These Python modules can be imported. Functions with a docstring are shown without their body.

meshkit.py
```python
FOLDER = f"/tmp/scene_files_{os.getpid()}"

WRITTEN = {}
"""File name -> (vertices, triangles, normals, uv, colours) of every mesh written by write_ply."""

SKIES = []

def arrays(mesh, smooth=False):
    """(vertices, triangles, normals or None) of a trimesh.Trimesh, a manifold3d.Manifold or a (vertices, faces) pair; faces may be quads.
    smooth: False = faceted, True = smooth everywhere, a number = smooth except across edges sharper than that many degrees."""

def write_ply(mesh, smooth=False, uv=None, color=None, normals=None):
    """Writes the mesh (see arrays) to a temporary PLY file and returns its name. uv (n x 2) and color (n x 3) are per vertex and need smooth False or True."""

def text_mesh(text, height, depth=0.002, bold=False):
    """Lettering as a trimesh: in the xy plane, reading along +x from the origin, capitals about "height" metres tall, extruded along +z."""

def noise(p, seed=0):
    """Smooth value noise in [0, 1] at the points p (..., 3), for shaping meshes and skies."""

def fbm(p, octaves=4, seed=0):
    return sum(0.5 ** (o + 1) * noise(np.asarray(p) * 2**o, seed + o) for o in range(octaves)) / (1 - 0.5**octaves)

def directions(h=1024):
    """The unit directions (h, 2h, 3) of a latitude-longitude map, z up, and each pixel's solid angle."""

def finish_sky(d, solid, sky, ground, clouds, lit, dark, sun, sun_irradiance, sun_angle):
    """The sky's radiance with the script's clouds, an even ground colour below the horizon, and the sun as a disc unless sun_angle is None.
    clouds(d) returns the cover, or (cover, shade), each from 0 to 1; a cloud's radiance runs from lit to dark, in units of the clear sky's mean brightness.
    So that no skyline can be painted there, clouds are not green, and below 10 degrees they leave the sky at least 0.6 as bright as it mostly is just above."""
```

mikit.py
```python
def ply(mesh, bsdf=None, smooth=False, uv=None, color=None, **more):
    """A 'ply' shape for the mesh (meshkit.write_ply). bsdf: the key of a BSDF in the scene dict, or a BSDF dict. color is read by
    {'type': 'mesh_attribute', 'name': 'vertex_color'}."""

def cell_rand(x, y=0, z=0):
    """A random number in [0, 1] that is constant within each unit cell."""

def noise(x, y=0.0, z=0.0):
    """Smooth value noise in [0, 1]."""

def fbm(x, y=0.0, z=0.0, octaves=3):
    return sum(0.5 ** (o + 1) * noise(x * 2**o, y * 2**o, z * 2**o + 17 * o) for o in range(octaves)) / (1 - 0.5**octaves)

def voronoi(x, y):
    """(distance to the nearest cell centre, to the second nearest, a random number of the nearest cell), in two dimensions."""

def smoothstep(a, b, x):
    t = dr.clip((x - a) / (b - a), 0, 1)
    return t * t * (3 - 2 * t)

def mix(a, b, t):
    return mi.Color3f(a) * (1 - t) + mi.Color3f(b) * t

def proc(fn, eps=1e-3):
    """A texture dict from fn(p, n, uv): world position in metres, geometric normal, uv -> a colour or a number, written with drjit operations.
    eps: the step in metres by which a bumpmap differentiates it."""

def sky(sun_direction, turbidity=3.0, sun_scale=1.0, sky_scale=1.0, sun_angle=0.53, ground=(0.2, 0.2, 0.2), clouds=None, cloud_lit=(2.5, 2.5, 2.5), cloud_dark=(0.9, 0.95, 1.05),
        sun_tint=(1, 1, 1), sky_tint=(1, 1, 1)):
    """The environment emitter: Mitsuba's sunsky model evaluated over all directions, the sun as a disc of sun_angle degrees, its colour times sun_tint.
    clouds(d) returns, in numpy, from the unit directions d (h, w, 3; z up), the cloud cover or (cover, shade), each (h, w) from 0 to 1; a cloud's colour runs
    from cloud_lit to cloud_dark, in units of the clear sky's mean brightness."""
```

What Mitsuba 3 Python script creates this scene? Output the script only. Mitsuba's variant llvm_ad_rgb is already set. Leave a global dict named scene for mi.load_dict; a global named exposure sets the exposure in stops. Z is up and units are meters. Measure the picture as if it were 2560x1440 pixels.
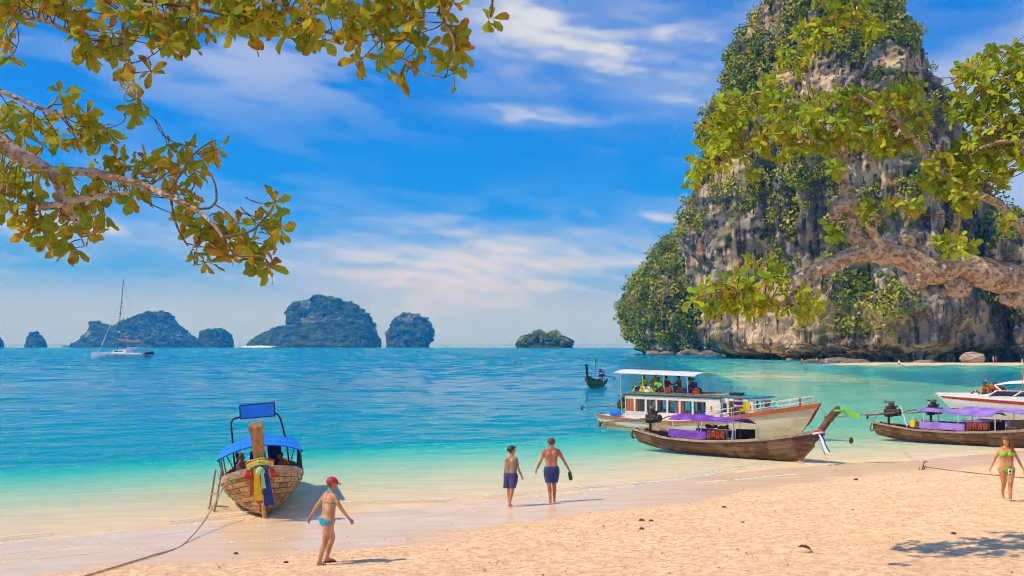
import math, random
import numpy as np, trimesh, manifold3d as m3
import mitsuba as mi, drjit as dr
import mikit, meshkit
from mikit import proc, fbm, noise, voronoi, smoothstep, mix
from scipy.interpolate import PchipInterpolator

# ---------------------------------------------------------------- camera, sky, sun, exposure
T = mi.ScalarTransform4f
scene, labels = {}, {}
F = 1280 / math.tan(math.radians(27))            # focal length in photograph pixels
CAM = np.array([0, 0, 4.5]); PITCH = math.atan(143 / F)
scene['camera'] = {'type': 'perspective', 'fov': 54.0, 'fov_axis': 'x', 'near_clip': 0.1, 'far_clip': 30000.0,
                   'to_world': T().look_at(origin=[0, 0, 4.5], target=[0, math.cos(PITCH), 4.5 + math.sin(PITCH)], up=[0, 0, 1]),
                   'medium': {'type': 'ref', 'id': 'haze_air'}}
exposure = 1.3
SUN = (-0.63, -0.15, 0.76)


def clouds(d):
    az = np.degrees(np.arctan2(d[..., 0], d[..., 1])); el = np.degrees(np.arcsin(np.clip(d[..., 2], -1, 1)))
    st = lambda a, b, x: (lambda t: t * t * (3 - 2 * t))(np.clip((x - a) / (b - a), 0, 1))
    def n(sx, sy, seed, tilt=0.0, octaves=5): return meshkit.fbm(np.stack([az / sx, (el + tilt * az) / sy, az * 0], -1), octaves, seed)
    def blob(a, e, ra, re, tilt=0.0):
        x = (az - a) / ra; y = (el - e + tilt * (az - a)) / re
        return np.exp(-(x * x + y * y))
    wisp = st(.38, .66, n(5, 1.1, 3, .12)); fine = st(.38, .68, n(2.2, .5, 9, .1)); broad = st(.25, .7, n(11, 3, 7, .05))
    streak = st(.42, .62, n(1.8, .32, 31, .16))
    c = 1.3 * np.maximum(blob(4, 18.5, 7, 3.2, .1), blob(7.5, 16, 6, 2.6, .2)) * (.3 + .7 * wisp) * (.5 + .35 * fine + .3 * streak)
    c = np.maximum(c, .95 * blob(8.5, 14.4, 4.5, 1.5, .2) * (.3 + .7 * wisp))
    c = np.maximum(c, .85 * blob(.8, 13.0, 4.6, .5, .06) * (.3 + .7 * fine))
    c = np.maximum(c, .5 * blob(-15, 15.5, 9, 2.6) * wisp)
    bank = st(7.6, 4.6, el - 2.6 * (n(5, 1.6, 21) - .5)) * (.3 + .5 * st(.3, .62, n(6, .8, 13, .03)) + .3 * streak)
    c = np.maximum(c, .98 * bank * (.4 + .6 * np.maximum(blob(-3, 4, 9, 30), blob(8, 4, 8, 30))))
    c = np.maximum(c, 1.05 * blob(-25, 6.2, 7, .7, .03) * (.45 + .55 * fine))
    c = np.maximum(c, 1.0 * blob(-17.5, 5.6, 4.2, .65, .09) * (.45 + .55 * fine))
    c = np.maximum(c, .8 * blob(8, 7.2, 3, .35, .1) * fine)
    c = np.maximum(c, .86 * st(5.0, 1.2, el))
    c = np.maximum(c, .55 * st(14, 24, az) * broad)
    c = np.maximum(c, .32 * broad * wisp * (1 - blob(-2, 10.5, 20, 4)) * (el > 1))
    return np.clip(c, 0, .96), .8 * st(4.2, .3, el)


scene['sky'] = mikit.sky(SUN, turbidity=3, clouds=clouds, sky_tint=(.05, .84, 1.85), sun_tint=(1.05, 1.0, .88),
                         cloud_lit=(2.7, 2.85, 2.98), cloud_dark=(1.6, 2.3, 2.6))
scene['haze_air'] = {'type': 'homogeneous', 'albedo': {'type': 'rgb', 'value': [.93, .95, .97]}, 'sigma_t': {'type': 'rgb', 'value': [6e-6, 7e-5, 1.8e-4]}}
scene['haze'] = {'type': 'cube', 'to_world': T().translate([0, 0, 212]).scale([8100, 8100, 230]), 'bsdf': {'type': 'null'}, 'interior': {'type': 'ref', 'id': 'haze_air'}}
labels['haze'] = {'kind': 'stuff', 'label': 'thin blue air over the whole bay', 'category': 'haze'}

# ---------------------------------------------------------------- helpers
rng = np.random.default_rng(11)


def pix(px, py, Y=None, z=None):
    """The point seen at a photograph pixel, at the distance Y ahead of the camera or on the level z."""
    a, b = (px - 1280) / F, (720 - py) / F
    d = np.array([a, math.cos(PITCH) - b * math.sin(PITCH), math.sin(PITCH) + b * math.cos(PITCH)])
    t = Y / d[1] if Y is not None else (z - 4.5) / d[2]
    return CAM + t * d


def numbered(name):
    if name not in scene and name not in labels and not any(k.startswith(name + '__') for k in scene): return name
    k = 1
    while True:
        n = f'{name}_{k:03d}'
        if n not in scene and n not in labels: return n
        k += 1


COUNT = {}


def key_for(name):
    """A key that is free: name, name_001, name_002..."""
    c = COUNT.get(name, -1) + 1
    COUNT[name] = c
    return name if c == 0 else f'{name}_{c:03d}'


def thing(name, label, category, group=None, kind=None):
    k = key_for(name)
    labels[k] = {'label': label, 'category': category}
    if group: labels[k]['group'] = group
    if kind: labels[k]['kind'] = kind
    return k


def obj(name, mesh, mat, parent=None, smooth=30, label=None, color=None, kind=None, M=None, **kw):
    k = key_for(f'{parent}__{name}' if parent else name)
    v = np.asarray(mesh[0] if isinstance(mesh, tuple) else mesh.vertices, float)
    f = np.asarray(mesh[1] if isinstance(mesh, tuple) else mesh.faces)
    if M is not None: v = v @ M[:3, :3].T + M[:3, 3]
    if color is not None and smooth not in (False, True): smooth = True
    scene[k] = mikit.ply((v, f), mat, smooth=smooth, color=color, **kw)
    if label or kind:
        labels.setdefault(k, {})
        if label: labels[k]['label'] = label
        if kind: labels[k]['kind'] = kind
    return k


def unit(v):
    v = np.asarray(v, float)
    return v / (np.linalg.norm(v, axis=-1, keepdims=True) + 1e-12)


def tube(pts, rad, sides=8, caps=True, flat=None):
    """A tube through the points; rad per point; flat = (across, along) squashes the section."""
    p = np.asarray(pts, float); n = len(p)
    rad = np.broadcast_to(np.asarray(rad, float), (n,))
    t = unit(np.gradient(p, axis=0))
    ref = np.array([0, 0, 1.0]) if abs(t[0][2]) < .9 else np.array([1.0, 0, 0])
    a = unit(np.cross(t[0], ref)); A = [a]
    for i in range(1, n):
        a = unit(A[-1] - t[i] * (A[-1] @ t[i])); A.append(a)
    A = np.array(A); B = np.cross(t, A)
    ang = np.arange(sides) * 2 * np.pi / sides
    v = p[:, None] + rad[:, None, None] * (np.cos(ang)[None, :, None] * A[:, None] + np.sin(ang)[None, :, None] * B[:, None])
    v = v.reshape(-1, 3)
    i, j = np.meshgrid(np.arange(n - 1), np.arange(sides), indexing='ij')
    q = np.stack([i * sides + j, i * sides + (j + 1) % sides, (i + 1) * sides + (j + 1) % sides, (i + 1) * sides + j], -1).reshape(-1, 4)
    f = np.vstack([q[:, [0, 1, 2]], q[:, [0, 2, 3]]])
    if caps:
        k = np.arange(sides)
        v = np.vstack([v, p[:1], p[-1:]])
        f = np.vstack([f, np.stack([(k + 1) % sides, k, np.full(sides, len(v) - 2)], 1), np.stack([k + (n - 1) * sides, (k + 1) % sides + (n - 1) * sides, np.full(sides, len(v) - 1)], 1)])
    return v, f


def join(*ms):
    ms = [m for m in ms if m is not None]
    vs, fs, at = [], [], 0
    for m in ms:
        v, f = (m[0], m[1]) if isinstance(m, tuple) else (np.array(m.vertices), np.array(m.faces))
        f = np.asarray(f)
        if f.shape[1] == 4: f = np.vstack([f[:, [0, 1, 2]], f[:, [0, 2, 3]]])
        vs.append(v); fs.append(f + at); at += len(v)
    return np.vstack(vs), np.vstack(fs)


def box(sx, sy, sz, c=(0, 0, 0), bevel=0.0):
    """A box with chamfered edges."""
    b = min(bevel, .45 * min(sx, sy, sz))
    if b <= 0:
        m = trimesh.creation.box((sx, sy, sz)); return np.array(m.vertices) + np.array(c), np.array(m.faces)
    h = np.array([sx, sy, sz]) / 2
    pts = []
    for s in np.ndindex(2, 2, 2):
        s = np.array(s) * 2 - 1
        for k in range(3):
            o = h - b; o[k] = h[k]; pts.append(s * o)
    m = trimesh.convex.convex_hull(np.array(pts))
    return np.array(m.vertices) + np.array(c), np.array(m.faces)


def move(m, M):
    v, f = m
    return v @ M[:3, :3].T + M[:3, 3], f


def mat4(R=None, t=(0, 0, 0), s=1.0):
    M = np.eye(4); M[:3, :3] = (np.eye(3) if R is None else R) * s; M[:3, 3] = t
    return M


def rot(ax, deg):
    return trimesh.transformations.rotation_matrix(math.radians(deg), ax)[:3, :3]


def frame(p, heading, roll=0, pitch=0):
    """Local x = heading (degrees from +x towards +y), z up, after roll about x and pitch about y."""
    return mat4(rot([0, 0, 1], heading) @ rot([0, 1, 0], -pitch) @ rot([1, 0, 0], roll), p)


def grid_faces(ny, nx, wrap=False):
    i = np.arange(ny * nx).reshape(ny, nx)
    if wrap: i = np.hstack([i, i[:, :1]])
    q = np.stack([i[:-1, :-1], i[:-1, 1:], i[1:, 1:], i[1:, :-1]], -1).reshape(-1, 4)
    return np.vstack([q[:, [0, 1, 2]], q[:, [0, 2, 3]]])


def sheet(P, thick=0.0):
    """A grid of points (ny, nx, 3) as a surface, or as a closed slab of a thickness."""
    ny, nx = P.shape[:2]
    v = P.reshape(-1, 3); f = grid_faces(ny, nx)
    if thick <= 0: return v, f
    n = np.zeros_like(v); fn = np.cross(v[f[:, 1]] - v[f[:, 0]], v[f[:, 2]] - v[f[:, 0]])
    for k in range(3): np.add.at(n, f[:, k], fn)
    n = unit(n); i = np.arange(ny * nx).reshape(ny, nx)
    ring = np.concatenate([i[0, :-1], i[:-1, -1], i[-1, :0:-1], i[:0:-1, 0]]); nxt = np.roll(ring, -1); N = len(v)
    w = np.vstack([v + n * thick / 2, v - n * thick / 2])
    side = np.vstack([np.stack([ring, ring + N, nxt], 1), np.stack([nxt, ring + N, nxt + N], 1)])
    return w, np.vstack([f, f[:, ::-1] + N, side])


def curve(pts, n, k=None):
    """A smooth curve through points, n samples."""
    pts = np.asarray(pts, float)
    s = np.concatenate([[0], np.cumsum(np.linalg.norm(np.diff(pts, axis=0), axis=1))])
    from scipy.interpolate import CubicSpline
    u = np.linspace(0, s[-1], n)
    return np.stack([PchipInterpolator(s, pts[:, j])(u) for j in range(pts.shape[1])], 1)


def mat(name, color, rough=.6, metal=0.0, spec=.5, two=True, bump=None, **kw):
    """A principled material; color an rgb or a texture function."""
    c = proc(color) if callable(color) else {'type': 'rgb', 'value': list(color)}
    b = {'type': 'principled', 'base_color': c, 'roughness': proc(rough) if callable(rough) else rough, 'metallic': metal, 'specular': spec, **kw}
    if bump: b = {'type': 'bumpmap', 'arbitrary': proc(bump[0], eps=bump[2] if len(bump) > 2 else .004), 'scale': bump[1], 'bsdf': b}
    scene[name] = {'type': 'twosided', 'bsdf': b} if two else b
    return name


def grain(c1, c2, s=(1, 1, 1), lo=.3, hi=.7, octaves=4):
    return lambda p, n, uv: mix(c1, c2, smoothstep(lo, hi, fbm(p.x * s[0], p.y * s[1], p.z * s[2], octaves)))


def axis(parts):
    return np.unique(np.round(np.concatenate([np.arange(a, b, s) for a, b, s in parts] + [np.array([parts[-1][1]])]), 4))


# ---------------------------------------------------------------- beach and sea bed: one sheet
_sx = np.array([-60, -30, -20, -11.7, -9.55, -7.8, -4.3, -.35, 3.45, 7.0, 10.9, 16, 22.4, 40, 90])
_sy = np.array([-10, 11, 17.5, 23.0, 24.3, 25.7, 27.2, 29.3, 32.1, 35.0, 37.6, 39.8, 43.5, 52, 70])
_shore = PchipInterpolator(_sx, _sy)


def shore(x):
    x = np.asarray(x, float)
    return np.where(x < -60, -10 + .7 * (x + 60), np.where(x > 90, 70 + .3 * (x - 90), _shore(np.clip(x, -60, 90))))


def sst(a, b, x):
    t = np.clip((x - a) / (b - a), 0, 1)
    return t * t * (3 - 2 * t)


def ground_z(x, y):
    x = np.asarray(x, float); y = np.asarray(y, float)
    s = (y - shore(x)) * .86
    land = .05 * np.maximum(-s, 0); land = np.where(land > .7, .7 + .25 * (land - .7), land)
    land = np.minimum(land, 1.6)
    w = np.maximum(s, 0)
    deep = .011 * w + .0014 * w * w / (1 + .002 * w)
    shoal = np.minimum(.02 * w, .30) - .11 * sst(16, 44, w) + .9 * np.exp(-((y - 138) / 26) ** 2) * sst(48, 66, x) \
        - .15 * np.exp(-((y - 150) / 24) ** 2 - ((x - 40) / 22) ** 2)
    bay = sst(0, 14, x - .11 * y - 1.5) * (1 - sst(330, 460, y))
    depth = deep * (1 - bay) + np.maximum(shoal, .05 * sst(0, 2, w)) * bay
    # the spit of sand under the cliff
    spit = np.exp(-((y - 232 + .05 * (x - 100)) / 7) ** 2) * sst(62, 84, x)
    depth = depth * (1 - spit) - .45 * spit
    z = np.where(s < 0, land, -np.minimum(depth, 12))
    return z + .024 * np.tanh(z / .002)      # small step added along the waterline to keep a dark line from showing


xs = axis([(-8000, -400, 400), (-400, -40, 8), (-40, -16, .5), (-16, 24, .125), (24, 60, .8), (60, 200, 4), (200, 400, 20), (400, 8000, 400)])
ys = axis([(-60, 12, 2), (12, 16, .4), (16, 44, .125), (44, 90, .8), (90, 280, 3), (280, 700, 14), (700, 8000, 365)])
X, Y = np.meshgrid(xs, ys)
Z = ground_z(X, Y)
P3 = np.stack([X, Y, Z], -1)
dry = sst(.24, .42, Z + .12 * (meshkit.fbm(P3 * [.35, .5, 0], 3, 4) - .5))
prints = meshkit.fbm(P3 * [2.6, 2.6, 0], 3, 8)
pits = np.maximum(0, meshkit.noise(P3 * [2.1, 2.1, 0], 17) - .62) * np.maximum(0, meshkit.fbm(P3 * [.3, .3, 0], 2, 33) - .3)
near = sst(60, 40, Y)
Z = Z + near * (.024 * dry * (prints - .5) - .13 * dry * pits + .02 * (1 - dry) * (meshkit.fbm(P3 * [.5, 1.1, 0], 3, 12) - .5) * sst(-.2, .1, Z))
Z += np.where(Y > 60, 0, .10 * sst(-.1, -1, Z) * (meshkit.fbm(P3 * [.25, .5, 0], 3, 2) - .5))
v, f = np.stack([X, Y, Z], -1).reshape(-1, 3), grid_faces(*X.shape)


def sand_wet(p):
    e = p.z + .13 * (fbm(p.x * .4, p.y * .6, 0, 4) - .5) + .0045 * dr.clip(p.x, -20, 30) - .27
    return 1 - smoothstep(-.035, .035, e)


def sand_color(p, n, uv):
    g = fbm(p.x * 9, p.y * 9, 0, 4)
    c = mix((.62, .40, .225), (.80, .56, .345), smoothstep(.3, .7, g))
    c = mix(c, (.58, .38, .22), .45 * smoothstep(.55, .75, fbm(p.x * 1.3, p.y * 2.2, 4, 4)))
    speck = smoothstep(.80, .86, noise(p.x * 17, p.y * 17, 3))
    c = mix(c, (.22, .12, .06), .4 * speck)
    w = sand_wet(p)
    c = mix(c, mix((.64, .46, .28), (.80, .60, .38), fbm(p.x * 1.1, p.y * 3.1, 9, 4)), w)
    return c


mat('sand_mat', sand_color, rough=lambda p, n, uv: .85 - .64 * sand_wet(p) * smoothstep(-.03, -.005, p.z) * (.75 + .25 * smoothstep(.35, .65, fbm(p.x * .9, p.y * 2, 7, 3))), spec=.42,
    bump=(lambda p, n, uv: (1 - .93 * sand_wet(p)) * (fbm(p.x * 5, p.y * 5, 0, 4) + .35 * fbm(p.x * 23, p.y * 23, 0, 2)), .008, .01))
obj('beach', (v, f), 'sand_mat', smooth=True, kind='structure', label='pale orange sand beach running down into the sea')

# ---------------------------------------------------------------- the sea: a sheet of waves over a body of turquoise water
r = [13.0]
while r[-1] < 8000: r.append(r[-1] * 1.0075)
r[-1] = 8000
u = axis([(-4, -.8, .2), (-.8, -.6, .02), (-.6, .6, .0038), (.6, .8, .02), (.8, 4, .2)])
R, U = np.meshgrid(np.array(r), u, indexing='ij')
X, Y = R * U, R
Z = np.zeros_like(X)
wr = np.random.default_rng(5)
lam = .32
calm = np.clip((Y - shore(X)) / 9 + .02, .03, 1) * np.where(X - .11 * Y - 1.5 > 0, .6, 1)
P3 = np.stack([X, Y, X * 0], -1)
gust = .55 + .9 * meshkit.fbm(P3 * [.012, .05, 0], 3, 6)
comps = []
while lam < 26:
    for k in range(5):
        L = lam * wr.uniform(.75, 1.35); comps.append((wr.normal(-1.25, .8), L, wr.uniform(0, 6.28), k))
    lam *= 1.5
var = np.zeros(len(r)); rr = np.array(r)
wts = []
for a, L, ph0, k in comps:
    w = np.clip((L / (.0075 * rr) - 1.9) / 1.8, 0, 1) * min(1, (.8 / L)) ** .9
    wts.append(w); var += w * w / 2
slope = np.where(rr < 60, .046, .046 + .105 * sst(60, 400, rr)) / np.sqrt(var + 1e-9)
for (a, L, ph0, k), w in zip(comps, wts):
    kk = 2 * np.pi / L
    ph = .9 * (meshkit.noise(P3 / (3.1 * L), 40 + k) - .5) * 6.28 + ph0
    Z += (w * slope / kk)[:, None] * calm * gust * np.sin(kk * (math.cos(a) * X + math.sin(a) * Y) + ph)
sea_s = (Y - shore(X)) * .86
for s0, wd, hh, sd in ((.9, .22, .045, 3), (3.6, .35, .05, 4), (7.5, .5, .05, 5)):      # low lapping waves that run in along the shore
    g = sst(.42, .6, meshkit.fbm(np.stack([X * .22, X * 0 + sd, Y * .05], -1), 3, sd))
    s1 = s0 + .5 * np.sin(.35 * X + sd) + .25 * np.sin(.9 * X + 2 * sd)
    Z += np.where(Y < 80, hh * g * np.exp(-np.abs((sea_s - s1) / np.where(sea_s < s1, wd * .5, wd * 1.6)) ** 1.6), 0)
Z = np.where(rr[:, None] > 6500, 0, Z)
v, f = np.stack([X, Y, Z], -1).reshape(-1, 3), grid_faces(*X.shape)
i = np.arange(X.size).reshape(X.shape)
ring = np.concatenate([i[0, :-1], i[:-1, -1], i[-1, :0:-1], i[:0:-1, 0]])
low = v[ring].copy(); low[:, 2] = -16
n0, n = len(v), len(ring); j = np.arange(n); k = (j + 1) % n
v = np.vstack([v, low, [[0, 4000, -16.0]]])
f = np.vstack([f, np.stack([ring[k], ring[j], n0 + j], 1), np.stack([ring[k], n0 + j, n0 + k], 1), np.stack([n0 + k, n0 + j, np.full(n, n0 + n)], 1)])
scene['water_body'] = {'type': 'homogeneous', 'albedo': {'type': 'rgb', 'value': [.01, .58, .79]}, 'sigma_t': {'type': 'rgb', 'value': [.36, .10, .30]}}
obj('sea', (v, f), {'type': 'thindielectric', 'int_ior': 1.009}, smooth=40, kind='structure', label='turquoise sea with small ripples, green over the shallows',
    interior={'type': 'ref', 'id': 'water_body'}, exterior={'type': 'ref', 'id': 'haze_air'})
# ---------------------------------------------------------------- cliff, islands and what grows on them
def lobe(levels, D, a_of, nth=360, nz=260, rough=(3.0, 1.4, .5), flute=1.0, seed=0, carve=(), zmin=-4, jag=0.0):
    """A tower of rock: for each level (height, left pixel, right pixel) an ellipse whose outline, seen from the beach, spans these pixels at distance D. Returns points (nz, nth, 3)."""
    lv = sorted(levels)
    zs = np.array([l[0] for l in lv], float); L = np.array([l[1] for l in lv], float); Rr = np.array([l[2] for l in lv], float)
    fl, fr = PchipInterpolator(zs, L), PchipInterpolator(zs, Rr)
    t = np.linspace(0, 1, nz); zz = zmin + (zs[-1] - zmin) * t
    xl = (fl(np.clip(zz, zs[0], zs[-1])) - 1280) / F; xr = (fr(np.clip(zz, zs[0], zs[-1])) - 1280) / F
    c = (xl + xr) / 2; hw = np.maximum((xr - xl) / 2, 1e-4)
    a = np.array([a_of(z) for z in zz])
    w = hw * np.sqrt(np.maximum(D * D - a * a, 1))
    th = np.arange(nth) * 2 * np.pi / nth
    # x across, y ahead; th = 0 right, 90 far, 270 towards the camera
    px = np.cos(th)[None] * w[:, None]; py = np.sin(th)[None] * a[:, None]
    nrm = unit(np.stack([np.cos(th)[None] / np.maximum(w, .3)[:, None], np.sin(th)[None] / np.maximum(a, .3)[:, None], np.zeros((nz, nth))], -1))
    P = np.stack([px, py, np.broadcast_to(zz[:, None], px.shape)], -1)
    dirx = np.array([1.0, 0]);
    P[..., 0] += (c * D)[:, None]; P[..., 1] += D
    q = P + seed * 37.0
    s = .08 + .92 * np.clip(np.minimum(w, a) / 8, 0, 1)[:, None]
    d = rough[0] * 2 * (meshkit.fbm(q / np.array([17, 17, 24]), 3, seed) - .5) + rough[1] * 2 * (meshkit.fbm(q / np.array([5, 5, 11]), 3, seed + 5) - .5) + rough[2] * 2 * (meshkit.fbm(q / 1.6, 2, seed + 9) - .5)
    fv = meshkit.fbm(q / np.array([2.6, 2.6, 30]), 3, seed + 13); d += flute * 2.4 * (np.abs(fv - .5) * -2 + .35)
    rib = meshkit.fbm(q / np.array([8, 8, 55]), 3, seed + 17); d += flute * 8.0 * (np.abs(rib - .5) * -2 + .3)
    shelf = meshkit.fbm(q / np.array([16, 16, 7]), 3, seed + 23); d += flute * 6.0 * (shelf - .5)
    for zc, tc, sz, stt, depth in carve:
        dth = (np.degrees(th) - tc + 180) % 360 - 180
        d -= depth * np.exp(-((zz[:, None] - zc) / sz) ** 2 - (dth[None] / stt) ** 2)
    P += nrm * (d * s)[..., None]
    if jag: P[..., 2] += jag * t[:, None] * (1.6 * (meshkit.fbm(q / 60, 3, seed + 41) - .5) + 1.0 * (meshkit.fbm(q / 17, 3, seed + 43) - .5))
    return P


def closed(P):
    nz, nth = P.shape[:2]
    v = np.vstack([P.reshape(-1, 3), P[-1].mean(0, keepdims=True) + [0, 0, .3]])
    f = grid_faces(nz, nth, True)
    k = np.arange(nth) + (nz - 1) * nth
    return v, np.vstack([f, np.stack([k, np.roll(k, -1), np.full(nth, len(v) - 1)], 1)])


def zof(py, D): return 4.5 + (863 - py) * D / F


def rock_color(p, n, uv):
    st_ = fbm(p.x * .55 + 3 * fbm(p.x * .05, p.y * .05, p.z * .03, 2), p.y * .55, p.z * .035, 4)
    big = fbm(p.x * .07, p.y * .07, p.z * .05, 4)
    c = mix((.275, .25, .215), (.10, .09, .082), smoothstep(.40, .56, st_))
    dx, dz = (p.x - 66) / 7, (p.z - 40) / 13
    ex, ez = (p.x - 80) / 13, (p.z - 11) / 9
    big = big + .16 * dr.exp(-dx * dx - dz * dz) + .15 * dr.exp(-ex * ex - ez * ez)        # two broad patches of bare cream rock
    c = mix(c, (.66, .50, .31), smoothstep(.5, .6, big) * (.35 + .65 * smoothstep(.6, .4, st_)))
    c = mix(c, (.50, .27, .12), .7 * smoothstep(.63, .74, fbm(p.x * .16 + 9, p.y * .16, p.z * .06, 3)))
    c = mix(c, (.045, .04, .04), .9 * smoothstep(.55, .64, fbm(p.x * .9, p.y * .9, p.z * .05 + 4, 3)))
    c = mix(c, (.45, .41, .36), .5 * smoothstep(.55, .8, fbm(p.x * 1.5, p.y * 1.5, p.z * 1.2, 3)))
    g = smoothstep(.55, .68, fbm(p.x * .12 + 30, p.y * .12, p.z * .1, 4))
    return mix(c, (.07, .095, .02), .55 * g)


mat('cliff_rock', rock_color, rough=.95, spec=.2, bump=(lambda p, n, uv: fbm(p.x * .8, p.y * .8, p.z * .35, 4), .9, .1))

D1 = 345; Z1 = D1 * .955
tower = lobe([(zof(py, Z1), a, b) for py, a, b in [
    (-95, 2040, 2110), (-80, 2000, 2145), (-40, 1950, 2200), (0, 1918, 2215), (60, 1878, 2235), (180, 1855, 2258), (270, 1800, 2290), (350, 1798, 2318), (430, 1783, 2352), (520, 1760, 2382),
    (590, 1738, 2420), (640, 1745, 2440), (700, 1762, 2460), (800, 1792, 2480), (850, 1776, 2490), (880, 1800, 2480), (893, 1850, 2480), (905, 1850, 2480)]],
    D1, lambda z: np.interp(z, [-4, 2, 5, 14, 60, 112, 122, 128], [68, 68, 76, 78, 70, 46, 30, 8]), nth=430, nz=310, rough=(4.6, 2.6, .9), flute=1.0, seed=3, zmin=-3,
    carve=((41, 217, 12, 5, 22), (31, 209, 10, 5, 14), (26, 222, 7, 4, 6), (45, 228, 12, 3, 7), (50, 300, 18, 3, 8), (22, 292, 12, 4, 9), (70, 285, 14, 3, 6), (16, 300, 9, 10, 5), (8, 255, 5, 9, 3.5), (7, 275, 4, 6, 4), (33, 285, 16, 3, 4), (60, 262, 20, 4, 3), (9, 236, 5, 5, 4)))
D2 = 500
spur = lobe([(zof(py, D2), a, b) for py, a, b in [(548, 1790, 1850), (570, 1745, 1890), (600, 1690, 1920), (640, 1655, 1940), (690, 1612, 1940), (740, 1582, 1940), (800, 1576, 1940), (840, 1590, 1940), (862, 1602, 1940), (872, 1596, 1940), (880, 1612, 1940), (890, 1620, 1940)]],
            D2, lambda z: np.interp(z, [-4, 2, 6, 30, 60, 68], [42, 42, 50, 48, 26, 8]), nth=260, nz=120, rough=(3.2, 1.6, .5), flute=.5, seed=7, zmin=-3)
D3 = 300
side = lobe([(zof(py, D3), a, b) for py, a, b in [(548, 2420, 2470), (575, 2395, 2530), (620, 2385, 2600), (660, 2380, 2680), (720, 2385, 2760), (800, 2390, 2860), (880, 2400, 2900), (912, 2410, 2900)]],
            D3, lambda z: np.interp(z, [-4, 1, 5, 20, 36, 46], [58, 58, 66, 62, 34, 8]), nth=300, nz=160, rough=(3.2, 1.7, .6), flute=1.2, seed=12, zmin=-3,
            carve=((11, 236, 13, 9, 20), (14, 259, 12, 5, 8), (6, 275, 6, 6, 9)))
obj('cliff', closed(tower), 'cliff_rock', smooth=50, kind='structure', label='tall limestone cliff with grey and orange streaks and green scrub')
obj('spur', closed(spur), 'cliff_rock', 'cliff', smooth=50)
obj('cave_wall', closed(side), 'cliff_rock', 'cliff', smooth=50)


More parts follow.
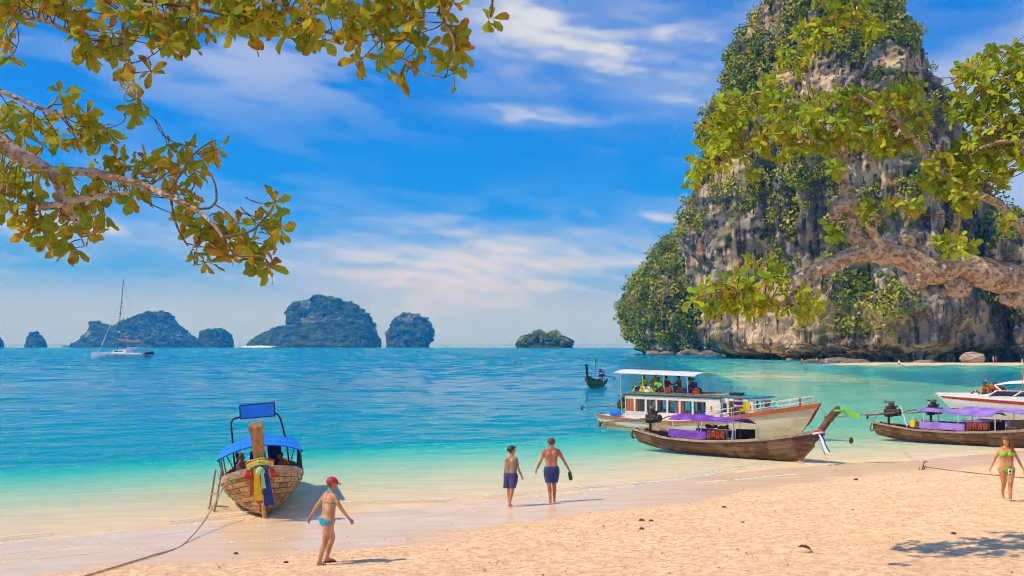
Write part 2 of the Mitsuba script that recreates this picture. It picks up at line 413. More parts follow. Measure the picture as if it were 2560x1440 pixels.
def leaf_cloud(centers, radii, per, size, cols, rg, flat=.75, jit=.25, tri=False):
    """Clumps of leaf-sized faces round the centres; returns vertices, faces, colours."""
    n = len(centers); N = n * per
    d = unit(rg.normal(size=(N, 3))); rr = rg.uniform(.25, 1, N) ** .5
    c = np.repeat(centers, per, 0) + d * rr[:, None] * np.repeat(radii, per)[:, None] * np.array([1, 1, flat])
    nn = unit(d + [0, 0, .6] + .7 * rg.normal(size=(N, 3)))
    a = unit(np.cross(nn, rg.normal(size=(N, 3)))); b = np.cross(nn, a)
    s = size * rg.uniform(.6, 1.35, N) * (np.repeat(radii, per) / radii.mean()) ** .5
    a *= s[:, None]; b *= s[:, None] * .62
    v = np.stack([c - a, c - .1 * a + b, c + a, c - .1 * a - b], 1).reshape(-1, 3)
    i = np.arange(N)[:, None] * 4
    f = np.vstack([i + [0, 1, 2], i + [0, 2, 3]])
    col = np.repeat(cols, per, 0) * rg.uniform(1 - jit, 1 + jit, (N, 1))
    return v, f, np.repeat(col, 4, 0)


def bushes_on(P, count, rmin, rmax, rg, keep, push=.4):
    nz, nth = P.shape[:2]
    n = unit(np.cross(np.roll(P, -1, 1) - np.roll(P, 1, 1), np.gradient(P, axis=0)))
    i = rg.integers(3, nz - 1, count * 6); j = rg.integers(0, nth, count * 6)
    p, m = P[i, j], n[i, j]
    facing = (m * unit(np.array([0, 0, 4.5]) - p)).sum(1) > -.35
    ok = facing & (rg.uniform(size=len(p)) < keep(p, m))
    p, m = p[ok][:count], m[ok][:count]
    r = rmin + (rmax - rmin) * rg.uniform(0, 1, len(p)) ** 2.2
    return p + m * (push * r)[:, None] + [0, 0, .2], r


GREENS = np.array([[.32, .37, .028], [.16, .24, .022], [.44, .44, .04], [.24, .31, .03], [.48, .42, .08], [.07, .115, .02]])
scene['scrub'] = {'type': 'twosided', 'bsdf': {'type': 'principled', 'base_color': {'type': 'mesh_attribute', 'name': 'vertex_color'}, 'roughness': .65, 'specular': .25}}
rg = np.random.default_rng(21)
parts = []


LUSH = [(83.6, 100.4, 13.1, 10.7, 1), (69.3, 83.7, 7.2, 10.7, 0.8), (103.9, 102.8, 10.7, 7.2, 0.6), (115.8, 100.4, 4.8, 7.2, 0.5), (62.1, 68.1, 9.6, 7.2, 0.9), (54.9, 57.4, 4.8, 9.6, 0.9), (81.2, 56.2, 16.7, 6.0, 0.9), (103.9, 57.4, 13.1, 7.2, 0.8), (117.0, 57.4, 8.4, 7.2, 0.5), (72.8, 49.0, 6.0, 4.8, 0.8), (86.0, 35.9, 8.4, 8.4, 1), (93.1, 43.1, 7.2, 4.8, 0.6), (95.5, 16.8, 7.2, 8.4, 1), (105.1, 12.0, 7.2, 4.2, 0.7), (88.4, 24.0, 6.0, 4.8, 0.6), (121.8, 8.4, 3.0, 2.4, 0.8), (52.5, 40.7, 3.6, 7.2, 0.7), (125.4, 71.7, 3.6, 7.2, 0.6), (74.0, 95.6, 6.0, 8.4, 0.9)]      # thickets: x, z, half sizes in metres, weight


def keep_tower(p, m):
    nse = meshkit.fbm(p / np.array([11, 11, 9]), 3, 4)
    up = np.clip(m[:, 2] * 2.2, -.6, 1)
    g = np.zeros(len(p))
    for x, z, a, b, w in LUSH: g = np.maximum(g, w * np.exp(-((p[:, 0] - x) / (a * 1.15)) ** 2 - ((p[:, 2] - z) / (b * 1.15)) ** 2))
    return np.clip((nse - .5) * 4.0 + .5 * up + 1.4 * g - .62, 0, 1) * sst(5, 13, p[:, 2])


def keep_spur(p, m): return sst(4, 9, p[:, 2]) * np.clip(1.3 - 0 * m[:, 0], 0, 1)


def keep_side(p, m):
    return np.clip((meshkit.fbm(p / 8, 3, 9) - .58) * 5 + m[:, 2] * 1.2 + sst(34, 44, p[:, 2]), 0, 1) * sst(8, 16, p[:, 2])


def clumps(P, count, r0, r1, keep, per, size, push=.4):
    c, r = bushes_on(P, count, r0, r1, rg, keep, push)
    tone = meshkit.fbm(c / 14, 2, 31)
    k = np.clip((tone - .3) / .4 * 5 + rg.normal(0, 1.1, len(c)), 0, 5).astype(int)
    k = np.array([0, 3, 1, 2, 5, 4])[k]
    return leaf_cloud(c, r, per, size, GREENS[k], rg)


for args in ((tower, 2600, .8, 4.6, keep_tower, 84, .40), (spur, 1500, 1.5, 5.2, keep_spur, 80, .54), (side, 420, .9, 2.2, keep_side, 50, .45)):
    parts.append(clumps(*args))
v = np.vstack([p[0] for p in parts]); at = np.cumsum([0] + [len(p[0]) for p in parts])
obj('cliff_scrub', (v, np.vstack([p[1] + a for p, a in zip(parts, at)])), 'scrub', smooth=False, color=np.vstack([p[2] for p in parts]), kind='stuff', label='green and yellowish scrub growing all over the limestone cliff')
labels['cliff_scrub']['category'] = 'scrub'

# boulder by the cave, ledge of low rocks at the foot


def boulder(c, s, seed, sub=4, amp=.3, flat=.55):
    m = trimesh.creation.icosphere(sub)
    v = np.array(m.vertices)
    v = v * (1 + amp * 2 * (meshkit.fbm(v * 1.3 + seed * 9, 4, seed) - .5))[:, None]
    v[:, 2] = np.maximum(v[:, 2], -flat)
    return v * np.array(s) + np.array(c), np.array(m.faces)


mat('pale_rock', grain((.62, .48, .34), (.30, .22, .15), (.6, .6, 1.4), .42, .6), rough=.9, bump=(lambda p, n, uv: fbm(p.x * 1.2, p.y * 1.2, p.z * 1.2, 4), .5, .05))
mat('ledge_rock', grain((.34, .26, .20), (.16, .12, .10), (.3, .3, .8)), rough=.9, bump=(lambda p, n, uv: fbm(p.x, p.y, p.z, 4), .6, .05))
k = thing('boulder', 'pale brown boulder on the sand in front of the dark cave', 'rock')
p = pix(2432, 908, z=.2)
scene[k] = mikit.ply(boulder(p + [0, 0, 1.1], (2.9, 2.2, 1.5), 4), 'pale_rock', smooth=40)
for i, (px, s) in enumerate([(1640, 3.2), (1672, 2.3), (1722, 3.2), (1780, 3.0), (1830, 2.4), (1868, 2.8)]):
    Yd = 476 - i * 14
    q = pix(px, 880, Y=Yd); q[2] = .4
    k = thing('ledge', ['first', 'second', 'third', 'fourth', 'fifth', 'sixth'][i] + ' low rock from the left at the foot of the green spur', 'rock', 'low rocks at the foot of the cliff')
    scene[k] = mikit.ply(boulder(q, (s * 1.7, s * 1.3, s * .7), 20 + i, 3), 'ledge_rock', smooth=40)
for i, (px, py, s) in enumerate([(1952, 897, 2.2), (1990, 901, 1.8), (2030, 905, 1.5), (2098, 907, 2.6), (2140, 908, 2.0), (2310, 909, 1.6)]):
    q = pix(px, py, z=0)
    k = thing('ledge', ['leftmost', 'second', 'third', 'fourth', 'fifth', 'rightmost'][i] + ' of the flat rocks at the waterline under the tall cliff', 'rock', 'low rocks under the tower')
    scene[k] = mikit.ply(boulder(q, (s * 1.9, s, s * .55), 40 + i, 3), 'ledge_rock', smooth=40)

# islands on the horizon


def forest_rock(p, n, uv):
    ax, az = (p.x + 670) / 55, (p.z - 85) / 34
    k = smoothstep(.63, .68, fbm(p.x * .012, p.y * .012, p.z * .02, 4) + .34 * dr.exp(-ax * ax - az * az))        # the pale face of the big island
    g = mix((.014, .042, .014), (.075, .125, .022), smoothstep(.3, .7, fbm(p.x * .05, p.y * .05, p.z * .07, 4)))
    steep = smoothstep(.75, .4, dr.abs(n.z)) * smoothstep(4, 20, p.z)
    r = mix((.70, .55, .42), (.30, .25, .21), smoothstep(.4, .6, fbm(p.x * .03, p.y * .03, p.z * .008, 3)))
    return mix(g, r, steep * k)


mat('island_rock', forest_rock, rough=.95, spec=.1)


def island(levels, D, depth, label, seed, rough=(12, 6, 3), nth=200, nz=70, scrub=0, carve=(), jag=26):
    P = lobe([(zof(py, D), a, b) for py, a, b in levels], D, lambda z: np.interp(z, [-4, 0, zof(levels[0][0], D)], [depth, depth, depth * .25]), nth=nth, nz=nz, rough=rough, flute=1.2, seed=seed, zmin=-3, carve=carve, jag=jag)
    k = key_for('island')
    labels[k] = {'kind': 'structure', 'label': label}
    scene[k] = mikit.ply(closed(P), 'island_rock', smooth=40)
    if scrub and D < 2000:
        c, r = bushes_on(P, scrub, D / 2512 * 2.2, D / 2512 * 6.0, rg, lambda p, m: np.clip((meshkit.fbm(p / (D * .03), 3, seed) - .35) * 4 + m[:, 2] * 1.5 + sst(zof(830, D), 2, p[:, 2]), 0, 1), .3)
        g = GREENS[np.array([0, 3, 1, 5])[rg.integers(0, 4, len(c))]] * .85
        v, f, col = leaf_cloud(c, r, 26, D / 2512 * 1.7, g, rg)
        obj('forest', (v, f), 'scrub', k, smooth=False, color=col, kind='stuff')
    return k, P


S = (18, 8, .7)
island([(744, 785, 825), (752, 758, 852), (760, 735, 880), (775, 722, 905), (800, 718, 925), (830, 722, 938), (861, 730, 946)], 3300, 180, 'big domed island with a pale cliff face', 61, S, scrub=500, carve=((60, 225, 30, 14, 25), (60, 250, 26, 8, 20)))
k, _ = island([(800, 770, 900), (812, 735, 925), (826, 690, 930), (842, 645, 940), (861, 624, 947)], 3150, 150, 'low forested apron of the big island', 62, (5, 3, 2), nz=50, scrub=500)
island([(785, 1018, 1042), (790, 1003, 1052), (797, 990, 1064), (815, 980, 1076), (835, 974, 1080), (850, 970, 1074), (861, 972, 1066)], 3300, 110, 'steep round island right of the big one', 63, S, scrub=260, carve=((60, 290, 30, 10, 12),))
island([(782, 375, 395), (790, 352, 418), (804, 318, 430), (822, 285, 450), (842, 255, 478), (861, 235, 502)], 3900, 240, 'long peaked island behind the mast', 64, (22, 10, .8), scrub=450)
island([(806, 236, 242), (811, 230, 246), (818, 230, 280), (830, 222, 320), (848, 206, 340), (861, 186, 350)], 3800, 120, 'low headland left of the peaked island', 65, (8, 6, 2), scrub=160)
island([(819, 516, 550), (824, 510, 562), (829, 505, 568), (840, 501, 578), (861, 502, 580)], 3700, 90, 'small twin-domed island with white streaks', 66, (7, 5, 2), scrub=80)
island([(833, 80, 92), (838, 75, 98), (850, 73, 108), (861, 72, 113)], 3900, 60, 'tiny rock island near the left edge', 67, (5, 4, 2), scrub=40)
island([(845, -14, 0), (861, -20, 6)], 3900, 40, 'island at the very left edge', 68, (3, 2, 1), scrub=10)
island([(834, 1325, 1372), (840, 1305, 1405), (850, 1295, 1424), (860, 1292, 1428), (866, 1294, 1426)], 1500, 34, 'small low tufted island in the middle of the horizon', 69, (3, 2, 1), scrub=0, jag=4)
rgi = np.random.default_rng(70)
cs, rs = [], []
for _ in range(230):
    px = rgi.uniform(1298, 1424); t = (px - 1360) / 66
    top = 829 + 24 * t * t + 5 * math.sin(px * .13)
    py = rgi.uniform(top, 858); q = pix(px, py, Y=1500 - 28 * rgi.uniform(-.6, 1)); cs.append(q); rs.append(rgi.uniform(2.2, 5.2))
v, f, col = leaf_cloud(np.array(cs), np.array(rs), 70, 1.1, GREENS[rgi.integers(0, 5, 230)], rgi)
obj('forest', (v, f), 'scrub', [k for k in labels if k.startswith('island')][-1] if False else 'island_008', smooth=False, color=col, kind='stuff')
# pale beach on the big island
mat('white_sand', (.82, .76, .62), rough=.9)
bx = np.linspace(600, 812, 40); row = np.array([pix(a, 860, Y=3010) for a in bx]); row[:, 2] = 0
mid = row + [0, 12, 2.0]; far = row + [0, 40, 4]; w_ = np.sin(np.linspace(0, np.pi, 40))[:, None] ** .4
obj('sandbank', sheet(np.stack([row - [0, 0, .5], row + (mid - row) * w_, row + (far - row) * w_])), 'white_sand', kind='structure', label='white beach on the big island')
# ---------------------------------------------------------------- two sea almond trees reaching over the beach
def bark(p, n, uv):
    c = mix((.70, .56, .39), (.40, .27, .16), smoothstep(.38, .62, fbm(p.x * 17, p.y * 17, p.z * 11, 4)))
    c = mix(c, (.60, .50, .42), .8 * smoothstep(.56, .66, fbm(p.x * 12 + 7, p.y * 12, p.z * 14, 4)))
    return mix(c, (.05, .034, .026), .6 * smoothstep(.62, .68, fbm(p.x * 24, p.y * 24 + 5, p.z * 22, 3)))


mat('bark', bark, rough=.9, spec=.2, bump=(lambda p, n, uv: fbm(p.x * 14, p.y * 14, p.z * 14, 4) + .4 * fbm(p.x * 45, p.y * 45, p.z * 30, 3), .10, .006))
mat('twig_bark', grain((.26, .17, .11), (.12, .075, .05), (20, 20, 20)), rough=.9, spec=.2)
scene['leaf_skin'] = {'type': 'principledthin', 'base_color': {'type': 'mesh_attribute', 'name': 'vertex_color'}, 'roughness': .30, 'diff_trans': .8, 'eta': 1.5}

LS = np.array([0, .12, .30, .50, .68, .83, .94, 1.0])
LH = np.array([.012, .04, .115, .20, .245, .225, .14, .02])


def leaf_template(curl, fold, wav, rgl):
    n = len(LS)
    x = LS; z = -curl * LS ** 2
    mid = np.stack([x, 0 * x, z], 1)
    out = [mid]
    for s in (-1, 1):
        w = LH * (1 + .12 * rgl.normal(size=n))
        out.append(np.stack([x - .02, s * w * math.cos(fold), z + np.abs(w) * math.sin(fold) + wav * rgl.normal(size=n) * .03], 1))
    v = np.vstack(out)
    f = []
    for i in range(n - 1):
        a, b = i, i + 1
        l, m = n + i, n + i + 1
        r_, q = 2 * n + i, 2 * n + i + 1
        f += [[a, l, m], [a, m, b], [a, b, q], [a, q, r_]]
    # a short stalk
    return v, np.array(f)


def leaf_variants(palette, rgl, count):
    """(vertices, faces, colours): leaf blades in a few shapes; colours per vertex with a pale midrib and browned patches."""
    out = []
    for c in range(count):
        v, f = leaf_template(rgl.uniform(-.08, .45), rgl.uniform(.02, .65), 1.6, rgl)
        base, spot, amount = palette[c % len(palette)]
        n = len(LS)
        e = meshkit.noise(v * 3.1 + c * 7, c)[:, None]
        k = np.clip((e - (1 - amount)) * 5 + amount * .7 * (v[:, :1] > .75), 0, 1)
        col = np.array(base) * (.85 + .3 * meshkit.noise(v * 6 + c, 3)[:, None]) * (1 - k) + np.array(spot) * k
        col[:n] = col[:n] * .6 + np.array([.35, .36, .08]) * .4
        out.append((v, f, np.clip(col, 0, 1)))
    return out


def leaf_frames(tips, length, rgl, per=(5, 8), droop=.25):
    """Matrices of the leaves of a rosette at each tip (point, direction)."""
    Ms = []
    for p, d in tips:
        d = unit(d); a = unit(np.cross(d, rgl.normal(size=3))); b = np.cross(d, a)
        n = rgl.integers(per[0], per[1] + 1); ph = rgl.uniform(0, 6.28)
        for k in range(n):
            t = ph + 6.283 * k / n + rgl.normal(0, .22)
            sp = rgl.uniform(.6, 1.6)
            out = math.cos(t) * a + math.sin(t) * b
            x = unit(d * math.cos(sp) + out * math.sin(sp) + np.array([0, 0, -droop]) * rgl.uniform(.2, 1.6))
            up = unit(d * .8 + np.array([0, 0, .4]) + .5 * rgl.normal(size=3)); y = unit(np.cross(up, x)); z = np.cross(x, y)
            L = length * rgl.uniform(.62, 1.18)
            M = np.eye(4); M[:3, 0], M[:3, 1], M[:3, 2] = x * L, y * L, z * L
            M[:3, 3] = p + x * .02 * L + d * rgl.uniform(-.05, .03)
            Ms.append(M)
    return Ms


def inside(poly, x, y):
    c = False; n = len(poly)
    for i in range(n):
        (x1, y1), (x2, y2) = poly[i], poly[i - 1]
        if (y1 > y) != (y2 > y) and x < (x2 - x1) * (y - y1) / (y2 - y1) + x1: c = not c
    return c


def knobbly(pts, rad, sides, seed, amp=.16, n=None):
    """A limb: a tube with bumps and swellings."""
    pts = np.asarray(pts, float); n = n or max(6, int(len(pts) * 7))
    c = curve(np.hstack([pts, np.asarray(rad, float)[:, None]]), n)
    v, f = tube(c[:, :3], c[:, 3], sides)
    cen = np.vstack([np.repeat(c[:, :3], sides, 0), c[:1, :3], c[-1:, :3]]); rr = np.concatenate([np.repeat(c[:, 3], sides), [c[0, 3], c[-1, 3]]])
    d = unit(v - cen); e = meshkit.fbm(cen * .6 / rr.mean() + d * .9 + seed, 3, seed) - .5 + .5 * (meshkit.fbm((v) / rr.mean() * 1.6, 2, seed + 3) - .5)
    return (v + d * (e * 2 * amp * rr)[:, None] * (np.linalg.norm(v - cen, axis=1) > 1e-6)[:, None], f), c


def build_tree(key, label, limbs, tips, length, palette, seed, twig_r, per, reach, show):
    rgl = np.random.default_rng(seed)
    k = thing(key, label, 'tree')
    samples = []
    for i, (name, pts, rad, amp) in enumerate(limbs):
        big = max(rad) > .05
        m, c = knobbly(pts, rad, 14 if big else 8, seed + i, amp, n=max(8, int(len(pts) * (12 if big else 6))))
        obj(name, m, 'bark' if max(rad) > .022 else 'twig_bark', k, smooth=60)
        samples.append(c[2:, :3])
    S = np.vstack(samples)
    tw, frames_in = [], []
    for p in tips:
        j = np.argmin(((S - p) ** 2).sum(1)); q = S[j]; dist = np.linalg.norm(p - q)
        dirn = unit(p - q) if dist > .03 else rgl.normal(size=3)
        if .06 < dist:
            if dist > reach: q = p + (q - p) * reach / dist * rgl.uniform(.7, 1)
            m = (p + q) / 2 + rgl.normal(size=3) * .09 * np.linalg.norm(p - q)
            tw.append(tube(curve([q, m, p], 6), np.linspace(twig_r * 1.5, twig_r * .8, 6), 5))
        frames_in.append((p, unit(dirn + .45 * rgl.normal(size=3))))
    if tw: obj('twigs', join(*tw), 'twig_bark', k, smooth=60, kind='stuff')
    var = leaf_variants(palette, rgl, 24)
    dicts = [mikit.ply((v, f), 'leaf_skin', smooth=True, color=c) for v, f, c in var]
    Ms = leaf_frames(frames_in, length, rgl, per)
    pick = rgl.integers(0, len(var), len(Ms))
    size = np.zeros(len(Ms))
    for i, M in enumerate(Ms):           # the 300 that show largest are parts
        o = M[:3, 3] + .5 * M[:3, 0]; v = o - CAM
        px, py = 1280 + F * v[0] / v[1], 863 - F * v[2] / v[1]
        seen = abs(M[:3, 2] @ unit(v)) * np.linalg.norm(M[:3, 0]) ** 2 / np.linalg.norm(M[:3, 2]) / v[1] ** 2
        size[i] = seen if 0 < px < 2560 and 0 < py < 1440 else 0
    order = np.argsort(-size)
    for i in order[:show]:
        if size[i] <= 0: break
        kk = key_for(k + '__leaf'); scene[kk] = {**dicts[pick[i]], 'to_world': T(Ms[i])}
    rest = order[show:]
    if len(rest):
        V = [var[pick[i]][0] @ Ms[i][:3, :3].T + Ms[i][:3, 3] for i in rest]
        obj('foliage', join(*[(a, var[pick[i]][1]) for a, i in zip(V, rest)]), 'leaf_skin', k, smooth=True, color=np.vstack([var[pick[i]][2] for i in rest]), kind='stuff')
    return k


def P(px, py, Y): return pix(px, py, Y=Y)


def limb(name, pts, amp=.16):
    return (name, [P(a, b, c) for a, b, c, _ in pts], [rp / F * c for _, _, c, rp in pts], amp)


# left tree: off the left edge, its boughs hang into the top left of the view
rl = np.random.default_rng(3)
trunk_l = [(-8.2, 7.2, .9), (-8.0, 7.5, 3), (-7.4, 8.0, 5.2), (-6.9, 8.2, 7.4), (-6.2, 8.4, 9.6)]
limbs = [('trunk', trunk_l, [.32, .26, .22, .18, .12], .15),
         ('branch', [(-7.3, 8.0, 5.5), (-6.2, 8.6, 6.3), *[P(a, b, c) for a, b, c in [(-60, 325, 9), (0, 358, 9), (62, 396, 9), (130, 432, 9)]]], [.13, .10, .078, .074, .068, .058], .12),
         limb('branch', [(125, 428, 9, 13), (200, 429, 9, 11), (290, 446, 8.9, 9.5), (370, 468, 8.9, 9), (425, 494, 8.8, 6.5), (490, 525, 8.8, 5.5), (530, 558, 8.7, 4.5), (556, 592, 8.7, 4)]),
         limb('branch', [(128, 430, 9, 14), (150, 470, 9, 13), (161, 508, 9, 12), (184, 542, 9.1, 8), (203, 592, 9.1, 5)]),
         limb('branch', [(163, 505, 9, 9), (200, 498, 9.1, 8), (250, 490, 9.2, 7), (330, 480, 9.3, 4)]),
         limb('branch', [(162, 506, 9, 8), (130, 512, 8.9, 7), (104, 516, 8.8, 6)]),
         limb('branch', [(428, 496, 8.8, 3.5), (436, 545, 8.8, 3), (470, 615, 8.8, 2.5)]),
         limb('branch', [(486, 522, 8.8, 3), (520, 521, 8.8, 3), (541, 498, 8.8, 3), (531, 445, 8.8, 2)]),
         limb('branch', [(556, 592, 8.7, 4), (625, 578, 8.7, 3), (662, 545, 8.6, 2.5), (690, 500, 8.6, 2)]),
         limb('branch', [(556, 592, 8.7, 3.5), (600, 640, 8.7, 3), (650, 640, 8.6, 2.5), (680, 672, 8.6, 2)]),
         limb('branch', [(420, 480, 8.8, 4), (455, 430, 8.8, 3), (480, 390, 8.8, 2.5), (540, 350, 8.7, 2)]),
         ('branch', [(-6.9, 8.2, 7.0), *[P(a, b, 9) for a, b in [(-160, 190), (-40, 215), (30, 240), (95, 268), (160, 290)]]], [.07, .04, .025, .02, .018, .012], .15),
         ('branch', [(-6.8, 8.2, 7.6), *[P(a, b, 9.5) for a, b in [(-100, 20), (0, 27), (60, 44), (110, 52), (180, 84), (245, 100), (300, 95)]]], [.08, .04, .026, .022, .02, .018, .016, .010], .15),
         ('branch', [(-6.3, 8.4, 9.2), *[P(a, b, 9.2) for a, b in [(120, -260), (300, -90), (352, 0), (312, 40), (308, 80), (330, 180), (340, 260)]]], [.09, .05, .03, .022, .02, .018, .014, .008], .15),
         ('branch', [(-6.3, 8.4, 9.4), *[P(a, b, 9.4) for a, b in [(250, -300), (520, -130), (700, 10), (745, 45), (800, 75), (860, 90)]]], [.10, .06, .034, .022, .02, .016, .01], .15),
         ('branch', [*[P(a, b, 9.4) for a, b in [(520, -130), (800, -60), (880, 20), (930, 75), (985, 125), (1040, 175), (1110, 195)]]], [.05, .04, .022, .018, .014, .01, .007], .15),
         ('branch', [*[P(a, b, 9.3) for a, b in [(800, -60), (1000, -40), (1130, -10), (1108, 40), (1135, 110), (1125, 170)]]], [.03, .026, .018, .014, .012, .008], .15),
         ('branch', [*[P(a, b, 9.2) for a, b in [(1000, -40), (1150, -60), (1232, -20), (1230, 25), (1226, 44)]]], [.02, .016, .011, .009, .007], .12),
         ('branch', [*[P(a, b, 9.3) for a, b in [(352, 0), (480, 20), (570, 40), (620, 70), (632, 92)]]], [.02, .018, .014, .01, .006], .12)]
tips_px = [(30, 300), (75, 290), (150, 235), (165, 262), (60, 335), (120, 330), (200, 300), (235, 325), (265, 322), (190, 345), (100, 300), (20, 265), (20, 450), (60, 455), (40, 490), (80, 500), (75, 545), (10, 490), (95, 470), (110, 560), (150, 575),
           (200, 490), (240, 500), (262, 540), (230, 585), (195, 632), (310, 410), (370, 415), (330, 492), (345, 470), (150, 520), (240, 450), (280, 470), (420, 365), (470, 365), (450, 410), (485, 430), (440, 470), (470, 490), (420, 440), (545, 372), (505, 400), (465, 520), (410, 395),
           (500, 575), (530, 600), (490, 630), (515, 655), (560, 570), (595, 560), (640, 558), (690, 505), (680, 540), (685, 590), (620, 650), (655, 625), (600, 600), (668, 665), (620, 610), (575, 600), (640, 655), (20, 110), (15, 80), (25, 145), (15, 520), (45, 530), (100, 540), (60, 570), (120, 590), (180, 560), (205, 520), (225, 545), (150, 610), (175, 620), (20, 420), (100, 430), (0, 320), (45, 380), (5, 395), (110, 360), (150, 345), (215, 285), (250, 350), (290, 400), (350, 400), (385, 445), (300, 430), (260, 430), (180, 440), (455, 540), (470, 505), (545, 620), (570, 640), (530, 570), (700, 570), (340, 275), (345, 250), (322, 215), (632, 95), (640, 75), (1228, 48)]
low = PchipInterpolator([-60, 0, 60, 180, 215, 260, 330, 400, 440, 520, 570, 660, 705, 760, 860, 885, 930, 985, 1060, 1110, 1150, 1190, 1240], [60, 50, 42, 70, 150, 180, 215, 165, 130, 150, 85, 60, 95, 125, 118, 150, 185, 190, 190, 210, 180, 60, -60])
while len(tips_px) < 305:
    x = rl.uniform(-40, 1185); top = -70
    y = rl.uniform(top, float(low(x)))
    if y > 62 and rl.uniform() < .12: continue
    if 60 < x < 190 and y > 40: continue
    tips_px.append((x, y))
tips = [P(a, b, 9.28 + abs(rl.normal(0, .25)) - .35 * (rl.uniform() < .15)) if b > 215 and a < 720 else P(a, b, 9.4 + rl.normal(0, .28)) for a, b in tips_px]
PAL_L = [((0.482, 0.515, 0.0321), (.42, .15, .02), .12), ((0.321, 0.451, 0.0321), (.34, .16, .02), .1), ((0.674, 0.53, 0.0321), (.46, .16, .02), .3), ((0.579, 0.436, 0.0321), (.30, .09, .02), .4), ((0.256, 0.389, 0.0321), (.26, .16, .02), .05),
         ((0.738, 0.405, 0.0321), (.38, .09, .015), .5), ((0.418, 0.484, 0.0321), (.5, .28, .02), .25), ((0.531, 0.515, 0.0321), (.42, .15, .02), .15)]
build_tree('almond_tree', 'sea almond tree with olive and reddish leaves hanging in from the upper left', limbs, tips, .178, PAL_L, 101, .0045, (6, 9), .5, 300)

# right tree: trunk off the right edge, a thick pale bough reaches left across the cliff
rr_ = np.random.default_rng(4)
trunk_r = [(13.6, 19.4, .6), (13.5, 19.2, 2.4), (13.0, 18.9, 4.6), (12.5, 18.7, 6.2), (12.2, 18.6, 8.0), (11.9, 18.4, 10.4)]
D = 18.0
limbs = [('trunk', trunk_r, [.62, .5, .45, .36, .28, .18], .16),
         ('bough', [(13.0, 18.9, 4.7), (11.5, 18.4, 5.3), *[P(a, b, D) for a, b in [(2640, 712), (2560, 706), (2480, 688), (2400, 666), (2330, 680), (2262, 644), (2200, 622), (2168, 598)]]], [.42, .34, .31, .30, .28, .25, .24, .21, .18, .14], .17),
         limb('branch', [(2215, 632, D, 30), (2150, 634, D, 23), (2090, 654, D, 19), (2040, 676, D, 17.5), (2000, 700, D, 15)], .12),
         limb('branch', [(2030, 690, D, 12), (1990, 735, D, 9), (1960, 760, D - .1, 6), (1900, 745, D - .2, 5), (1830, 720, D - .2, 4)]),
         limb('branch', [(2030, 682, D, 10), (1985, 690, D + .2, 7), (1930, 690, D + .3, 5), (1840, 700, D + .4, 3)]),
         limb('branch', [(2210, 640, D, 26), (2160, 612, D, 22), (2136, 585, D, 20), (2131, 545, D, 19), (2126, 510, D, 22), (2118, 488, D, 18), (2114, 455, D, 11), (2110, 415, D, 10), (2112, 395, D, 9), (2095, 340, D, 8), (2060, 280, D, 6)], .15),
         limb('branch', [(2122, 515, D, 18), (2098, 515, D - .1, 17), (2088, 548, D - .1, 12)], .2),
         limb('branch', [(2222, 640, D - .1, 11), (2196, 600, D - .2, 11), (2172, 568, D - .2, 11)], .12),
         ('branch', [(12.3, 18.7, 7.0), *[P(a, b, D - .4) for a, b in [(2640, 640), (2560, 578), (2500, 512), (2440, 482), (2380, 450), (2330, 402), (2272, 335), (2218, 285), (2150, 240)]]], [.14, .11, .085, .075, .07, .06, .05, .045, .04, .025], .14),
         limb('branch', [(2392, 650, D, 14), (2384, 600, D, 11), (2396, 540, D, 9), (2415, 480, D, 7)], .14),
         limb('branch', [(2105, 400, D, 6), (2020, 345, D, 6), (1960, 335, D - .1, 5), (1890, 372, D - .2, 4), (1800, 400, D - .2, 3)]),
         limb('branch', [(2060, 280, D, 6), (2020, 200, D, 5), (2050, 114, D, 5), (2112, 72, D, 6), (2150, 10, D, 6), (2170, -40, D, 6)]),
         limb('branch', [(2060, 280, D, 5), (1960, 270, D + .2, 4), (1850, 265, D + .3, 4), (1780, 290, D + .3, 2.5)]),
         ('branch', [(12.1, 18.5, 9.0), *[P(a, b, D) for a, b in [(2660, 330), (2600, 300), (2560, 310), (2500, 250), (2440, 190)]]], [.12, .08, .07, .06, .04, .03], .14),
         ('branch', [(12.2, 18.6, 8.2), *[P(a, b, D - .6) for a, b in [(2640, 440), (2575, 400), (2540, 350), (2480, 360), (2420, 390)]]], [.1, .07, .05, .045, .035, .02], .14)]
REG = [([(1720, 735), (1800, 690), (1880, 650), (1935, 640), (1975, 690), (2035, 770), (1975, 775), (1860, 775), (1750, 790)], 62),
       ([(1748, 280), (1830, 235), (1910, 205), (2060, 235), (2200, 230), (2310, 200), (2340, 300), (2290, 360), (2210, 390), (2120, 375), (2020, 370), (1930, 400), (1850, 395), (1780, 430), (1725, 470), (1740, 380)], 190),
       ([(2060, -60), (2190, -60), (2160, 30), (2070, 110), (2000, 190), (1910, 210), (1960, 120), (2020, 30)], 52), ([(2150, 55), (2205, 55), (2215, 110), (2165, 120)], 9),
       ([(2400, 175), (2470, 125), (2600, 100), (2640, 330), (2600, 430), (2540, 420), (2520, 470), (2450, 475), (2420, 520), (2310, 470), (2320, 400), (2400, 360), (2420, 300), (2350, 310)], 240),
       ([(2200, 500), (2290, 505), (2310, 545), (2230, 540)], 9), ([(2355, 575), (2440, 600), (2400, 640), (2340, 620)], 13), ([(2505, 525), (2545, 555), (2510, 575)], 3), ([(2395, 475), (2440, 500), (2400, 540)], 6),
       ([(2070, 400), (2110, 410), (2100, 440)], 3), ([(2140, 470), (2190, 500), (2160, 570), (2145, 560)], 6), ([(2065, 560), (2100, 560), (2090, 600)], 4), ([(1860, 420), (1900, 420), (1890, 470)], 3), ([(1975, 750), (2060, 740), (2050, 790), (1990, 790)], 8), ([(2560, 60), (2760, 0), (2760, 420), (2600, 420)], 40)]
tips = []
